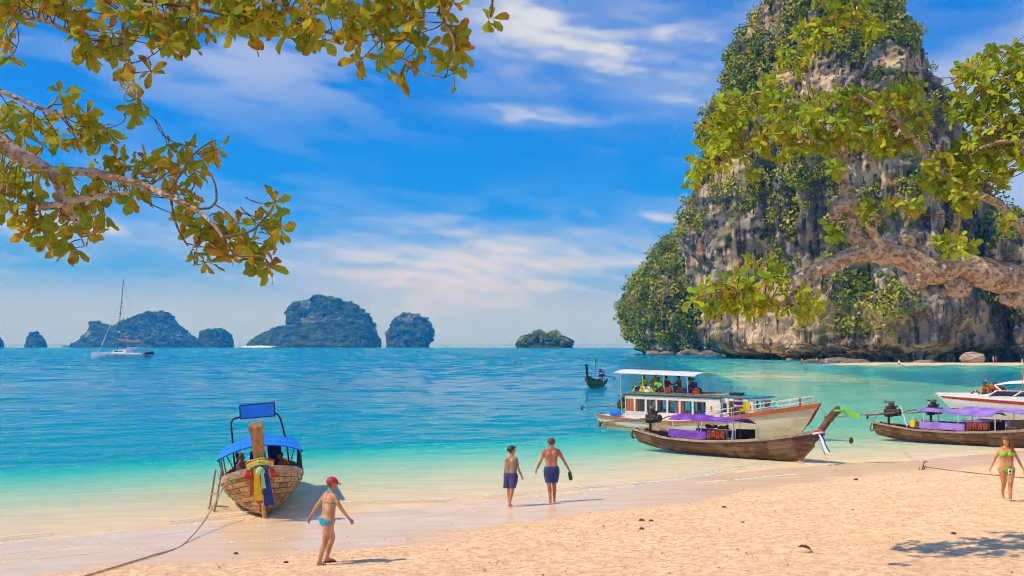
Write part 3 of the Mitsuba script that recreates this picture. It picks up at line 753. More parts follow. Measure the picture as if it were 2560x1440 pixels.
for poly, n in REG:
    xs_, ys_ = [q[0] for q in poly], [q[1] for q in poly]
    n = int(n * 1.25)
    while n:
        x, y = rr_.uniform(min(xs_), max(xs_)), rr_.uniform(min(ys_), max(ys_))
        if inside(poly, x, y): tips.append(P(x, y, D + rr_.normal(0, .45))); n -= 1
PAL_R = [((0.525, 0.702, 0.05), (.35, .2, .02), .1), ((0.375, 0.624, 0.05), (.3, .2, .02), .05), ((0.7, 0.754, 0.0562), (.4, .2, .02), .15), ((0.45, 0.676, 0.05), (.4, .3, .02), .1), ((0.25, 0.39, 0.0312), (.3, .2, .02), .05), ((0.65, 0.468, 0.0375), (.34, .11, .02), .3), ((0.338, 0.429, 0.0375), (.3, .2, .02), .1),
         ((0.45, 0.468, 0.05), (.4, .3, .03), .1)]
kr = build_tree('almond_tree', 'sea almond tree with yellow-green leaves on a thick pale bough at the right', limbs, tips, .205, PAL_R, 202, .007, (6, 9), .9, 300)
# burls under the bough, and the sawn end of the cut branch
for px, py, s in [(2300, 705, .20), (2396, 728, .21), (2532, 752, .2), (2240, 640, .13), (2268, 612, .13), (2385, 650, .13)]:
    q = P(px, py - 9, D - .03); v, f = boulder(q, (s * 1.15, s * .8, s * .9), int(px), 4, .36, 9)
    obj('burl', (v, f), 'bark', kr, smooth=60)
mat('cut_wood', grain((.72, .58, .45), (.5, .36, .25), (30, 30, 30)), rough=.8)
obj('cut_end', tube([P(1999, 700, D), P(1988, 703, D - .12)], [.105, .095], 14), 'cut_wood', kr, label='pale sawn end of a cut branch')
# ---------------------------------------------------------------- materials of the boats and people
def planky(c1, c2, c3, sx=.5, sz=9):
    def fn(p, n, uv):
        a = p.x * .7 - p.y * .7
        c = mix(c1, c2, smoothstep(.3, .7, fbm(a * sx, p.z * sz, 2, 4)))
        c = mix(c, c3, .75 * smoothstep(.55, .68, fbm(a * 1.7, p.z * 3, 7, 4)))
        return c
    return fn


mat('hull_wood', planky((.17, .09, .045), (.085, .045, .025), (.27, .17, .10)), rough=.6, bump=(lambda p, n, uv: fbm(p.x * 2, p.y * 2, p.z * 14, 3), .02, .01))
mat('bow_wood', grain((.52, .29, .10), (.34, .17, .055), (7, 7, 16)), rough=.42, bump=(lambda p, n, uv: fbm(p.x * 6, p.y * 6, p.z * 18, 3), .015, .005))
mat('bow_wood_dark', grain((.36, .19, .07), (.22, .11, .04), (7, 7, 16)), rough=.45, bump=(lambda p, n, uv: fbm(p.x * 6, p.y * 6, p.z * 18, 3), .015, .005))
mat('bow_wood_pale', grain((.62, .40, .17), (.42, .23, .085), (7, 7, 16)), rough=.42, bump=(lambda p, n, uv: fbm(p.x * 6, p.y * 6, p.z * 18, 3), .015, .005))
mat('post_wood', grain((.44, .22, .075), (.25, .11, .035), (9, 9, 2.2)), rough=.5, bump=(lambda p, n, uv: fbm(p.x * 12, p.y * 12, p.z * 3, 3), .02, .005))
mat('weathered_wood', grain((.50, .37, .26), (.32, .22, .15), (5, 5, 9)), rough=.75)
mat('dark_wood', grain((.10, .06, .04), (.05, .032, .025), (4, 4, 6)), rough=.7)
mat('inner_wood', grain((.20, .13, .085), (.11, .07, .05), (3, 3, 7)), rough=.75)
mat('blue_canvas', grain((.008, .21, .80), (.006, .16, .68), (1.5, 1.5, 1.5)), rough=.7)
mat('sign_blue', grain((.01, .30, .92), (.008, .24, .80), (3, 3, 3)), rough=.5)
mat('navy_cloth', grain((.012, .03, .15), (.02, .05, .22), (6, 6, 6)), rough=.8)
mat('purple_canvas', grain((.25, .08, .62), (.14, .04, .42), (2.6, 2.6, 4), .3, .62), rough=.75)
mat('lilac_canvas', grain((.37, .24, .74), (.24, .14, .55), (2.6, 2.6, 4), .3, .62), rough=.75)
mat('white_paint', grain((.80, .79, .76), (.66, .63, .58), (2.5, 2.5, 4), .35, .75), rough=.4)
mat('white_gel', (.84, .84, .83), rough=.18, clearcoat=.5)
mat('orange_paint', grain((.62, .15, .035), (.45, .12, .04), (3, 3, 3)), rough=.5)
mat('cream_hull', grain((.80, .70, .50), (.64, .54, .37), (1.2, 1.2, 3)), rough=.55)
mat('rusty_hull', grain((.80, .74, .64), (.62, .27, .09), (1.4, 1.4, 3), .45, .64), rough=.6)
mat('teal_paint', grain((.02, .30, .38), (.03, .22, .30), (2, 2, 2)), rough=.5)
mat('red_paint', (.55, .03, .025), rough=.35)
mat('stem_red', grain((.30, .09, .05), (.2, .06, .03), (3, 3, 3)), rough=.6)
mat('steel', (.5, .5, .5), rough=.35, metal=1.0)
mat('pale_pipe', (.72, .70, .66), rough=.4)
mat('dark_metal', grain((.05, .045, .04), (.12, .08, .06), (25, 25, 25)), rough=.5, metal=.4)
mat('grey_metal', grain((.30, .29, .28), (.18, .16, .15), (14, 14, 14)), rough=.45, metal=.5)
mat('black_frame', (.02, .022, .03), rough=.4)
mat('rope_fibre', grain((.56, .43, .27), (.38, .28, .17), (40, 40, 40)), rough=.9)
mat('dark_rope_fibre', grain((.24, .18, .11), (.15, .11, .07), (40, 40, 40)), rough=.9)
mat('yellow_cloth', grain((.85, .62, .01), (.75, .50, .01), (9, 9, 9)), rough=.7)
mat('flag_yellow', (.86, .70, .02), rough=.7)
mat('red_cloth', (.62, .04, .03), rough=.7)
mat('blue_cloth', grain((.015, .045, .28), (.01, .03, .2), (9, 9, 9)), rough=.7)
mat('green_cloth', (.22, .68, .10), rough=.7)
mat('mint_cloth', (.35, .66, .36), rough=.7)
mat('white_cloth', (.80, .80, .78), rough=.75)
mat('orange_vest', grain((.58, .085, .025), (.30, .03, .02), (8, 8, 8)), rough=.7)
mat('lime_cloth', (.34, .62, .03), rough=.7)
mat('maroon_wood', grain((.34, .09, .04), (.25, .06, .03), (5, 5, 9)), rough=.5)
mat('smoked_glass', (.03, .035, .05), rough=.08, spec=.6)
mat('grey_trim', (.25, .25, .28), rough=.5)
mat('jerrycan_yellow', (.80, .52, .02), rough=.4)
scene['window_glass'] = {'type': 'thindielectric', 'int_ior': 1.4}


def flag_mesh(p, du, dv, nu=9, nv=5, wave=.05, ph=0.0):
    """A waving cloth from p along du (fly) and dv (hoist)."""
    du, dv = np.array(du, float), np.array(dv, float); n = unit(np.cross(du, dv))
    g = np.zeros((nv, nu, 3))
    for i in range(nv):
        for j in range(nu):
            a, b = j / (nu - 1), i / (nv - 1)
            g[i, j] = p + du * a + dv * b + n * wave * a * math.sin(5.5 * a + 1.3 * b + ph) + dv * .12 * a * a
    return sheet(g, .004)


def strip(pts, widths, side, thick=.006):
    """A ribbon: a band along pts, its width along side."""
    pts = np.asarray(pts, float); w = np.broadcast_to(widths, (len(pts),))[:, None]; s = unit(np.asarray(side, float))
    return sheet(np.stack([pts - s * w / 2, pts - s * w * .17 + [0, 0, .004], pts + s * w * .2, pts + s * w / 2], 1), thick)


class Hull:
    """Half-breadth b(t), sheer s(t), keel k(t), stem line x(t) with t from stern 0 to bow 1; local x ahead, z up from the waterline."""
    def __init__(self, L, beam, bs, ss, ks, rake=.0, v=1.5, nt=44, nw=12, full=.85):
        tt = np.linspace(0, 1, len(bs)); self.L = L
        self.b = PchipInterpolator(tt, np.array(bs) * beam / 2); self.s = PchipInterpolator(np.linspace(0, 1, len(ss)), ss); self.k = PchipInterpolator(np.linspace(0, 1, len(ks)), ks)
        self.rake, self.v, self.nt, self.nw, self.full = rake, v, nt, nw, full

    def at(self, t, w, side=1, off=0.0):
        """Point of the shell: w from the keel 0 to the gunwale 1."""
        t = np.asarray(t, float); w = np.asarray(w, float)
        b, s, k = self.b(t), self.s(t), self.k(t)
        z = k + (s - k) * w ** self.v
        y = (b + off) * np.sin(np.clip(w, 0, 1.0) * np.pi / 2) ** self.full
        x = self.L * (t - .5) + self.rake * np.clip((t - .55) / .45, 0, 1) ** 2 * (w - .3) - .1 * self.rake * np.clip((.3 - t) / .3, 0, 1) * w
        return np.stack([x + 0 * y, side * y, z + 0 * y], -1)

    def shell(self, w0=0.0, w1=1.0, off=0.0):
        t = np.linspace(0, 1, self.nt)[:, None]; w = np.linspace(w0, w1, self.nw)[None]
        a, b = self.at(t, w, -1, off), self.at(t, w, 1, off)
        g = np.concatenate([a[:, ::-1], b[:, 1:] if w0 == 0 else b], 1)
        v, f = sheet(g)
        n = g.shape[1]
        # transom
        e = g[0]; c = e.mean(0, keepdims=True); at = len(v); v = np.vstack([v, e, c]); k = np.arange(n - 1)
        f = np.vstack([f, np.stack([at + k, at + k + 1, np.full(n - 1, at + n)], 1)])
        return v, f

    def band(self, w0, w1, side, off, t0=0.0, t1=1.0, thick=.03, n=40):
        t = np.linspace(t0, t1, n)[:, None]; w = np.linspace(w0, w1, 4)[None]
        return sheet(self.at(t, w, side, off), thick)

    def rail(self, side, rad=.045, t0=0.0, t1=1.0, up=.02, off=0.0, n=40):
        t = np.linspace(t0, t1, n)
        return tube(self.at(t, np.ones(n), side, off) + [0, 0, up], rad, 8)

    def deck(self, w, t0, t1, n=30, inset=.03, dz=0.0):
        t = np.linspace(t0, t1, n)
        a, b = self.at(t, np.full(n, w), -1, -inset), self.at(t, np.full(n, w), 1, -inset)
        m = (a + b) / 2 + [0, 0, .03]
        g = np.stack([a, m, b], 1) + [0, 0, dz]
        return sheet(g, .03)


def engine(parent, M, mats=('dark_metal', 'grey_metal'), shaft=3.6, tilt=12, yaw=0, name='engine'):
    """An old car engine on a pivot with a long tail shaft and propeller, at the origin of M, shaft pointing to local -x."""
    blk = [box(.62, .34, .34, (.12, 0, .18), .03), box(.5, .2, .14, (.12, 0, .42), .03), box(.16, .42, .28, (.42, 0, .18), .04)]
    for i in range(4): blk.append(tube([(-.06 + i * .13, .10, .46), (-.06 + i * .13, .22, .50)], .04, 8))
    blk.append(tube([(.5, 0, .2), (.56, 0, .2)], .17, 14)); blk.append(tube([(-.1, -.2, .1), (.45, -.22, .16)], .06, 8))
    blk.append(tube([(.0, .16, .4), (-.1, .2, .66), (-.32, .22, .7)], .035, 7)); blk.append(tube([(.2, -.1, .5), (.2, -.1, .68)], .11, 10))
    e = obj(name, move(join(*blk), M), mats[0], parent)
    obj('air_filter', move(tube([(.2, -.1, .62), (.2, -.1, .74)], .15, 14), M), mats[1], e)
    obj('mount', move(join(tube([(0, 0, -.45), (0, 0, .05)], .06, 8), box(.3, .34, .08, (0, 0, .0), .02), tube([(.55, .1, .15), (1.0, .12, .32), (1.35, .12, .36)], .025, 6)), M), mats[0], parent)
    R = rot([0, 0, 1], yaw) @ rot([0, 1, 0], -tilt)
    d = R @ np.array([-1, 0, 0])
    p0 = np.array([-.15, 0, .14]); p1 = p0 + d * shaft
    obj('shaft', move(join(tube([p0, p0 + d * shaft * .35], .055, 8), tube([p0 + d * shaft * .33, p1], .032, 8), tube([p0 + d * shaft * .35 + [0, 0, .03], p0 + d * shaft * .7 + [0, 0, .05]], .012, 5),
                            tube([p1 - d * .55 + [0, 0, -.02], p1 - d * .4 + [0, 0, -.26], p1 + [0, 0, -.28]], .018, 6)), M), mats[1], parent)
    bl = [tube([p1 - d * .06, p1 + d * .08], [.05, .03], 8)]
    for k in range(3):
        a = k * 2.09 + .4; o = np.array([0, math.cos(a), math.sin(a)]); q = np.cross(d, o)
        pts = np.array([p1 + o * r_ for r_ in (.03, .09, .15, .19)])
        bl.append(strip(pts, [.05, .11, .12, .05], q * .8 + d * .6, .012))
    obj('propeller', move(join(*bl), M), mats[0], parent)
    return e


def canopy(parent, M, x0, x1, half, zmid, zedge, matl, name='canopy', nx=10, ny=9, drop=.0, thick=.025, warp=0.0, seed=0):
    x = np.linspace(x0, x1, nx)[:, None]; y = np.linspace(-half, half, ny)[None]
    z = zedge + (zmid - zedge) * (1 - (y / half) ** 2) + drop * ((x - x0) / (x1 - x0) - .5)
    g = np.stack([x + 0 * y, y + 0 * x, z + 0 * x], -1)
    g[..., 2] += warp * (meshkit.fbm(g * [1.1, 1.4, 0] + seed, 2, 3) - .5)
    return obj(name, move(sheet(g, thick), M), matl, parent)


def posts(parent, M, hull, ts, top, half, matl, r=.022, name='canopy_post'):
    for t in ts:
        for s in (-1, 1):
            a = hull.at(t, 1.0, s, -.05); b = np.array([a[0], s * half, top])
            obj(name, move(tube([a, b], r, 7), M), matl, parent)


def thwarts(parent, M, hull, ts, w=.7, matl='weathered_wood'):
    for t in ts:
        a, b = hull.at(t, w, -1, -.04), hull.at(t, w, 1, -.04)
        obj('thwart', move(box(.24, abs(b[1] - a[1]), .035, (a[0], 0, a[2]), .01), M), matl, parent)


def prow_post(h, top, width, fore, curve_=.25, base=(.93, .35), n=9):
    """The tall stem post rising from the bow; top = (x ahead of the bow, height)."""
    a = h.at(base[0], base[1]) * [1, 0, 1]; b = h.at(1.0, 1.0) * [1, 0, 1]
    c = b + np.array([top[0], 0, top[1] - b[2]])
    line = curve([a, (a + b) / 2 + [.03, 0, 0], b, (b + c) / 2 + [-.06, 0, .0], c], n)
    t = unit(np.gradient(line, axis=0)); nrm = np.stack([t[:, 2], 0 * t[:, 0], -t[:, 0]], 1)
    w = np.linspace(width[0], width[1], n); th = np.linspace(fore[0], fore[1], n)
    rings = []
    for i in range(n):
        prof = np.array([(-1, -.8), (-.8, -1), (.8, -1), (1, -.8), (1, .5), (.35, 1), (-.35, 1), (-1, .5)])
        rings.append(line[i] + prof[:, :1] * np.array([0, 1, 0]) * w[i] / 2 + prof[:, 1:] * nrm[i] * th[i] / 2)
    g = np.array(rings); v = g.reshape(-1, 3); f = grid_faces(n, 8, True)
    v = np.vstack([v, g[0].mean(0), g[-1].mean(0) + t[-1] * .03]); k = np.arange(8)
    f = np.vstack([f, np.stack([np.roll(k, -1), k, np.full(8, len(v) - 2)], 1), np.stack([k + (n - 1) * 8, np.roll(k, -1) + (n - 1) * 8, np.full(8, len(v) - 1)], 1)])
    return (v, f), line


def longtail_hull(L, beam, bow=1.15, stern=.62, mid=.46):
    return Hull(L, beam, [.42, .72, .93, 1.0, .98, .86, .58, .05], [stern, .53, mid, mid, .50, .62, .84, bow], [.02, -.16, -.24, -.25, -.25, -.23, -.18, -.02], rake=.95, v=1.35)


# ---------------------------------------------------------------- left longtail: bow towards us on the sand
p0 = np.array([-8.55, 31.7, .02]); HEAD_L = -76.0
BOW = np.array([-6.42, 26.3])
ML = frame([BOW[0] - 4.15 * math.cos(math.radians(HEAD_L)), BOW[1] - 4.15 * math.sin(math.radians(HEAD_L)), .12], HEAD_L, roll=5.5, pitch=1.0)
hl = Hull(8.4, 2.3, [.5, .78, .96, 1.0, .99, .92, .74, .06], [.60, .5, .46, .47, .53, .67, .90, 1.16], [.0, -.2, -.28, -.28, -.27, -.26, -.24, -.14], rake=.62, v=1.3)
kb = thing('longtail_boat', 'wooden longtail boat with blue canopy, bow towards the beach at the left', 'boat')
obj('hull', move(hl.shell(off=-.03), ML), 'bow_wood_dark', kb, label='brown planked wooden hull')
hk = kb + '__hull'
rb = np.random.default_rng(9)
mats3 = ['bow_wood', 'bow_wood', 'bow_wood_pale', 'bow_wood_dark']
rows = 8
for s in (-1, 1):
    for i in range(rows):
        w0, w1 = .16 + .80 * i / rows, .16 + .80 * (i + 1) / rows
        t = .56 + rb.uniform(0, .03)
        while t < .985:
            dt = rb.uniform(.035, .075); t1 = min(t + dt, .988)
            off = .012 + rb.uniform(0, .012)
            g = hl.at(np.linspace(t + .0016, t1 - .0016, 3)[:, None], np.linspace(w0 + .006, w1 - .006, 3)[None], s, off)
            obj('plank', move(sheet(g, .03), ML), mats3[rb.integers(0, 4)], hk, smooth=False)
            if rb.uniform() < .55:
                c = hl.at((t + t1) / 2, (w0 + w1) / 2, s, off + .018)
                obj('plug', move(box(.05, .03, .035, c, .008), ML), 'dark_wood', hk)
            t = t1
for s in (-1, 1):
    obj('gunwale', move(hl.band(.93, 1.05, s, .035, thick=.07), ML), 'weathered_wood', kb)
obj('lining', move(hl.shell(.0, .97, -.09), ML), 'inner_wood', kb)
obj('foredeck', move(hl.deck(.93, .8, .985), ML), 'weathered_wood', kb)
thwarts(kb, ML, hl, (.2, .34, .48, .62, .74), .72)
(pm, pl) = prow_post(hl, (.40, 2.30), (.24, .32), (.24, .28), base=(.965, .2))
obj('prow', move(pm, ML), 'post_wood', kb, label='tall square prow post of orange-brown wood')
a = hl.at(.995, .02) * [1, 0, 1]; b = hl.at(1.0, .55) * [1, 0, 1]
obj('keel', move(join(tube([hl.at(.5, 0) + [0, 0, -.02], hl.at(.8, 0) + [0, 0, -.03], a + [0, 0, -.06]], [.05, .055, .06], 6), tube([a + [.0, 0, -.1], b + [.05, 0, 0]], [.055, .05], 6)), ML), 'bow_wood_pale', kb)
canopy(kb, ML, -3.0, 1.0, 1.19, 1.46, 1.18, 'blue_canvas', nx=8, ny=15, thick=.035)
for s in (-1, 1):
    obj('canopy_rail', move(tube([(-3.0, s * 1.19, 1.16), (1.0, s * 1.19, 1.16)], .022, 7), ML), 'black_frame', kb)
posts(kb, ML, hl, (.17, .33, .48, .60), 1.17, 1.16, 'grey_metal')
obj('curtain', move(sheet(np.array([[(x, 1.14 + .02 * math.sin(9 * x), z) for x in np.linspace(-1.5, 1.0, 24)] for z in (.5, .8, 1.06)]), .01), ML), 'navy_cloth', kb)
obj('curtain', move(sheet(np.array([[(-.3 + .02 * math.sin(14 * y), y, z) for y in np.linspace(.22, .62, 12)] for z in (.4, .9, 1.42)]), .01), ML), 'navy_cloth', kb)
# the tilted arch and its blue board over the stern
A = [(-2.9, -.86, .45), (-2.9, -.86, 1.95), (-2.9, -.76, 2.12), (-2.9, -.3, 2.16), (-2.9, .5, 2.16), (-2.9, .62, 2.12), (-2.9, .72, 1.9), (-2.9, .86, .5)]
obj('arch', move(tube(curve(A, 40), .03, 8), ML), 'black_frame', kb)
bm = box(.05, 1.08, .42, (0, 0, 0), .012)
kbd = obj('sign_board', move(move(bm, mat4(rot([1, 0, 0], -1), (-2.86, -.0, 2.30))), ML), 'sign_blue', kb, label='plain blue board on an arch over the stern')
obj('board_frame', move(move(join(*[tube([(0, y0, z0), (0, y1, z1)], .02, 6) for y0, z0, y1, z1 in [(-.55, -.22, .55, -.22), (-.55, .22, .55, .22), (-.55, -.22, -.55, .22), (.55, -.22, .55, .22)]]), mat4(rot([1, 0, 0], -1), (-2.85, -.0, 2.30))), ML), 'black_frame', kbd)
engine(kb, ML @ mat4(rot([0, 0, 1], 0), (-3.55, -.1, 1.05)), shaft=3.2, tilt=8, yaw=14)
# boarding ladder at the side (left in the photograph)
P_ = [hl.at(.70, 1.0, -1, .16), hl.at(.76, 1.0, -1, .02)]
lad = []
dn = np.array([.06, -.46, -1.25])
rails = [(q + [0, 0, .35], q + dn * .5, q + dn) for q in P_]
for rr3 in rails: lad.append(tube(rr3, .028, 6))
rungs = [tube([rails[0][0] * (1 - u_) + rails[0][2] * u_, rails[1][0] * (1 - u_) + rails[1][2] * u_], .024, 6) for u_ in (.42, .62, .82, .99)]
kl = thing('ladder', 'wooden boarding ladder hung on the side of the blue longtail boat', 'ladder')
for m in lad: obj('rail', move(m, ML), 'weathered_wood', kl)
for m in rungs: obj('rung', move(m, ML), 'weathered_wood', kl)
obj('board', move(join(tube([rails[0][1], rails[0][1] + [0, .5, -.1]], .025, 6), tube([rails[0][2], rails[0][2] + [0, .55, .42]], .022, 6)), ML), 'weathered_wood', kl)

# cloth sashes round the prow
i0 = 4
base = pl[5] + np.array([.0, 0, -.02])
kg = thing('sash_garland', 'yellow, red, green and blue cloth sashes tied round the wooden prow', 'sash')
def ringpts(c, rx, ry, drop, n=20):
    a = np.linspace(0, 2 * np.pi, n)
    return np.stack([c[0] + rx * np.cos(a), c[1] + ry * np.sin(a), c[2] + drop * (1 - np.cos(a)) * -.5], 1)
for dz, rx, ry, r_, mm, dr_ in ((.02, .27, .30, .045, 'yellow_cloth', .22), (.05, .25, .33, .04, 'red_cloth', .18), (-.03, .28, .27, .04, 'mint_cloth', .26), (.08, .25, .30, .03, 'green_cloth', .25)):
    obj('band', move(tube(ringpts(base + [0, 0, dz], rx, ry, dr_), r_ * (1 + .15 * np.sin(np.arange(20) * 1.7)), 7, caps=False), ML), mm, kg)
f0 = base + np.array([.31, 0, -.28])
for dy, w_, ln, mm, dx in ((-.09, .20, .80, 'yellow_cloth', .03), (.12, .22, .96, 'blue_cloth', 0.0), (-.20, .09, .66, 'orange_vest', -.01), (-.06, .14, .88, 'red_cloth', -.02), (.04, .10, .5, 'mint_cloth', .06), (-.28, .16, .22, 'red_cloth', -.06), (.27, .14, .25, 'red_cloth', -.06)):
    zz = np.linspace(0, 1, 10)
    pts = np.stack([f0[0] + dx - .42 * zz * ln * .55 + .02 * np.sin(zz * 9 + dy * 9), dy * (1 + .25 * zz) + .0 * zz, f0[2] + .12 - zz * ln], 1)
    obj('tail', move(strip(pts, w_ * (.55 + .6 * zz), (0, 1, 0), .02), ML), mm, kg)
obj('knot', move(boulder(f0 + [.05, 0, .06], (.1, .11, .12), 3, 2, .15), ML), 'mint_cloth', kg)

# ---------------------------------------------------------------- purple longtails
def purple_longtail(key, label, M, hull, seed, canvas, detail=True, top=(.75, 2.05), life=True):
    k = thing(key, label, 'boat', 'longtail boats with purple awnings')
    obj('hull', move(hull.shell(), M), 'hull_wood', k)
    for s in (-1, 1):
        for w0, w1 in ((.30, .325), (.48, .505), (.64, .665), (.80, .825)):
            obj('strake', move(hull.band(w0, w1, s, .006, .0, .985, thick=.02), M), 'hull_wood', k + '__hull')
        obj('gunwale', move(hull.band(.94, 1.03, s, .03, thick=.06), M), 'weathered_wood', k)
    obj('lining', move(hull.shell(.0, .97, -.06), M), 'inner_wood', k)
    obj('floor', move(hull.deck(.45, .1, .85), M), 'inner_wood', k)
    obj('foredeck', move(hull.deck(.9, .74, .985), M), 'weathered_wood', k)
    thwarts(k, M, hull, (.22, .38, .52, .66), .75)
    pm, pl_ = prow_post(hull, top, (.16, .22), (.22, .26), base=(.96, .25))
    obj('prow', move(pm, M), 'hull_wood', k)
    a = hull.at(.99, .0) * [1, 0, 1]
    obj('keel', move(tube([hull.at(.25, 0), hull.at(.7, 0) + [0, 0, -.03], a + [0, 0, -.04], hull.at(1.0, .6) * [1, 0, 1] + [.04, 0, 0]], .05, 6), M), 'stem_red', k)
    canopy(k, M, -2.05, 1.35, .82, 1.42, 1.24, canvas, nx=12, ny=9, warp=.2, seed=seed)
    posts(k, M, hull, (.30, .48, .66), 1.25, .8, 'pale_pipe', .02)
    for s in (-1, 1):
        n = 20; x = np.linspace(-1.95, .15, n); t = x / hull.L + .5
        lo = hull.at(t, np.ones(n), s, .0)[:, 1]
        g = np.array([[(x[j], lo[j] * (1 - .02 * q) + .008 * math.sin(11 * x[j]), .52 + .32 * q) for j in range(n)] for q in (0, .5, 1)])
        obj('side_panel', move(sheet(g, .015), M), canvas, k)
        x = np.linspace(.22, 1.25, 12); t = x / hull.L + .5; lo = hull.at(t, np.ones(12), s, -.02)[:, 1]
        g = np.array([[(x[j], lo[j], .50 + .42 * q + .05 * (x[j] - .2)) for j in range(12)] for q in (0, 1)])
        obj('side_board', move(sheet(g, .02), M), 'dark_wood', k)
    engine(k, M @ mat4(None, (-hull.L / 2 + .55, 0, .98)), shaft=3.3, tilt=6.5, yaw=-3)
    # rope coils hung at the stern
    for i in range(3):
        a_ = np.linspace(0, 2 * np.pi, 18); q = hull.at(.01, .95, -1) + [-.12 - .06 * i, .12 + .1 * i, -.16]
        obj('rope_coil', move(tube(np.stack([q[0] + .05 * np.sin(a_), q[1] + .2 * np.cos(a_), q[2] + .24 * np.sin(a_)], 1), .022, 6, caps=False), M), 'dark_rope_fibre', k)
    return k, pl_


def vest(key, label, M, p, s=1.0, tilt=0, yaw=0, matl='orange_vest', group=None):
    """A life jacket: two padded fronts and a collar."""
    k = thing(key, label, 'life jacket', group)
    R = mat4(rot([0, 0, 1], yaw) @ rot([1, 0, 0], tilt), p, s)
    v, f = join(box(.16, .07, .36, (-.10, 0, 0), .025), box(.16, .07, .36, (.10, 0, 0), .025), tube(curve([(-.12, 0, .16), (-.1, .02, .27), (0, .04, .31), (.1, .02, .27), (.12, 0, .16)], 9), .05, 7))
    kk = k + '__shell'; scene[kk] = mikit.ply(move((v, f), M @ R), matl, smooth=40)
    obj('strap', move(join(box(.40, .08, .025, (0, -.002, .06), .005), box(.40, .08, .025, (0, -.002, -.08), .005)), M @ R), 'black_frame', k)


HM = math.degrees(math.atan2(-6.8, 5.46))
mid = np.array([(11.2 + 5.74) / 2 + .15, (39.0 + 45.8) / 2 + .1])
MM = frame([mid[0], mid[1], .06], HM, roll=-2)
hm = longtail_hull(8.8, 1.95, bow=1.22, stern=.66, mid=.44)
km, plm = purple_longtail('longtail_boat', 'wooden longtail boat with purple awning in front of the white tour boat', MM, hm, 1, 'purple_canvas')
HR = math.degrees(math.atan2(-5.1, 5.0))
u_ = np.array([math.cos(math.radians(HR)), math.sin(math.radians(HR))])
MR = frame([17.9 + u_[0] * 4.6, 50.0 + u_[1] * 4.6, .06], HR, roll=-2)
kr2, plr = purple_longtail('longtail_boat', 'wooden longtail boat with lilac awning and yellow can at the right edge', MR, hm, 5, 'lilac_canvas')
MB = frame([17.9 + u_[0] * 4.6 + 2.6, 50.0 + u_[1] * 4.6 + 1.3, .06], HR, roll=-2)
kb2, plb = purple_longtail('longtail_boat', 'longtail boat behind the lilac awning, mostly hidden, its engine higher', MB, hm, 9, 'lilac_canvas')
for i, x in enumerate(np.linspace(.40, 1.08, 4)):
    for M, nm, gp in ((MM, 'purple awning boat', 'life jackets on the purple boat'), (MR, 'lilac awning boat', 'life jackets on the lilac boat')):
        t = x / hm.L + .5; q = hm.at(t, 1.0, -1, .02)
        vest('life_jacket', f'orange life jacket on the side of the {nm}, {["first", "second", "third", "fourth"][i]} from the stern', M, (x, q[1] - .05, .70 + .02 * (i % 2)), .52, 8, 0, group=gp)
for i, (x, y, yw) in enumerate([(-.5, .1, 20), (-.2, -.15, 80), (.1, .12, 140), (.4, -.05, 10)]):
    vest('life_jacket', f'orange life jacket piled under the purple awning, {["nearest the stern", "second from the stern", "third from the stern", "nearest the bow"][i]}', MM, (x, y, .98), .9, 80, yw, group='life jackets piled under the purple awning')
obj('crate', move(box(.5, .5, .22, (1.9, .1, .66), .02), MR), 'dark_wood', kr2)
k = thing('jerrycan', 'yellow plastic can on the stern of the lilac longtail boat', 'can')
q = hm.at(.24, 1.0, -1, -.1)
scene[k + '__body'] = mikit.ply(move(box(.26, .16, .34, (q[0], q[1], .70), .03), MR), 'jerrycan_yellow', smooth=40)
obj('handle', move(tube([(q[0] - .08, q[1], .88), (q[0] - .06, q[1], .93), (q[0] + .06, q[1], .93), (q[0] + .08, q[1], .88)], .018, 6), MR), 'jerrycan_yellow', k)
# pole leaning in the lilac boat
k = thing('pole', 'white pole leaning across the stern of the lilac longtail boat', 'pole')
scene[k] = mikit.ply(move(tube([(-2.6, -.75, .55), (-3.4, .3, 1.5)], .025, 7), MR), 'pale_pipe', smooth=40)

# tricolour sash and green scarf on the purple boat's prow
kg = thing('sash', 'red, white and blue sashes tied round the prow of the purple longtail boat', 'sash')
c = plm[4]
for dz, rad, mm in ((0, .19, 'blue_cloth'), (.07, .20, 'white_cloth'), (.13, .185, 'red_cloth')):
    obj('band', move(tube(ringpts(c + [0, 0, dz], rad, rad, .1), .045, 7, caps=False), MM), mm, kg)
for dy, mm, ln, w_, k2 in ((-.1, 'white_cloth', .95, .13, .3), (-.02, 'blue_cloth', .85, .2, .2), (.06, 'red_cloth', 1.0, .12, .12)):
    zz = np.linspace(0, 1, 9)
    pts = np.stack([c[0] + .16 + (.3 + k2) * zz, c[1] - .12 + dy - .32 * zz + .03 * np.sin(zz * 7), c[2] - .02 - .72 * ln * zz], 1)
    obj('tail', move(strip(pts, w_ * (.5 + .6 * zz), (.7, .7, .15), .02), MM), mm, kg)
kg = thing('scarf', 'bright green scarf flying from the top of the purple boat prow', 'scarf')
c = plm[-1] + [0, 0, -.05]
scene[kg + '__band'] = mikit.ply(move(tube(ringpts(c, .16, .16, .04), .035, 7, caps=False), MM), 'green_cloth', smooth=40)
inv = np.linalg.inv(MM[:3, :3])
zz = np.linspace(0, 1, 12)
pts = c + (np.stack([.72 * zz, -.15 * zz, -.18 * zz + .05 * np.sin(zz * 6)], 1) @ inv.T)
obj('tail', move(strip(pts, .10 + .18 * np.sin(zz * 2.6), inv @ np.array([0, .3, 1]), .012), MM), 'green_cloth', kg)

# flags: poles with flags on the purple boat
TRI = [('red_cloth', 0, 1 / 6), ('white_cloth', 1 / 6, 1 / 3), ('blue_cloth', 1 / 3, 2 / 3), ('white_cloth', 2 / 3, 5 / 6), ('red_cloth', 5 / 6, 1)]


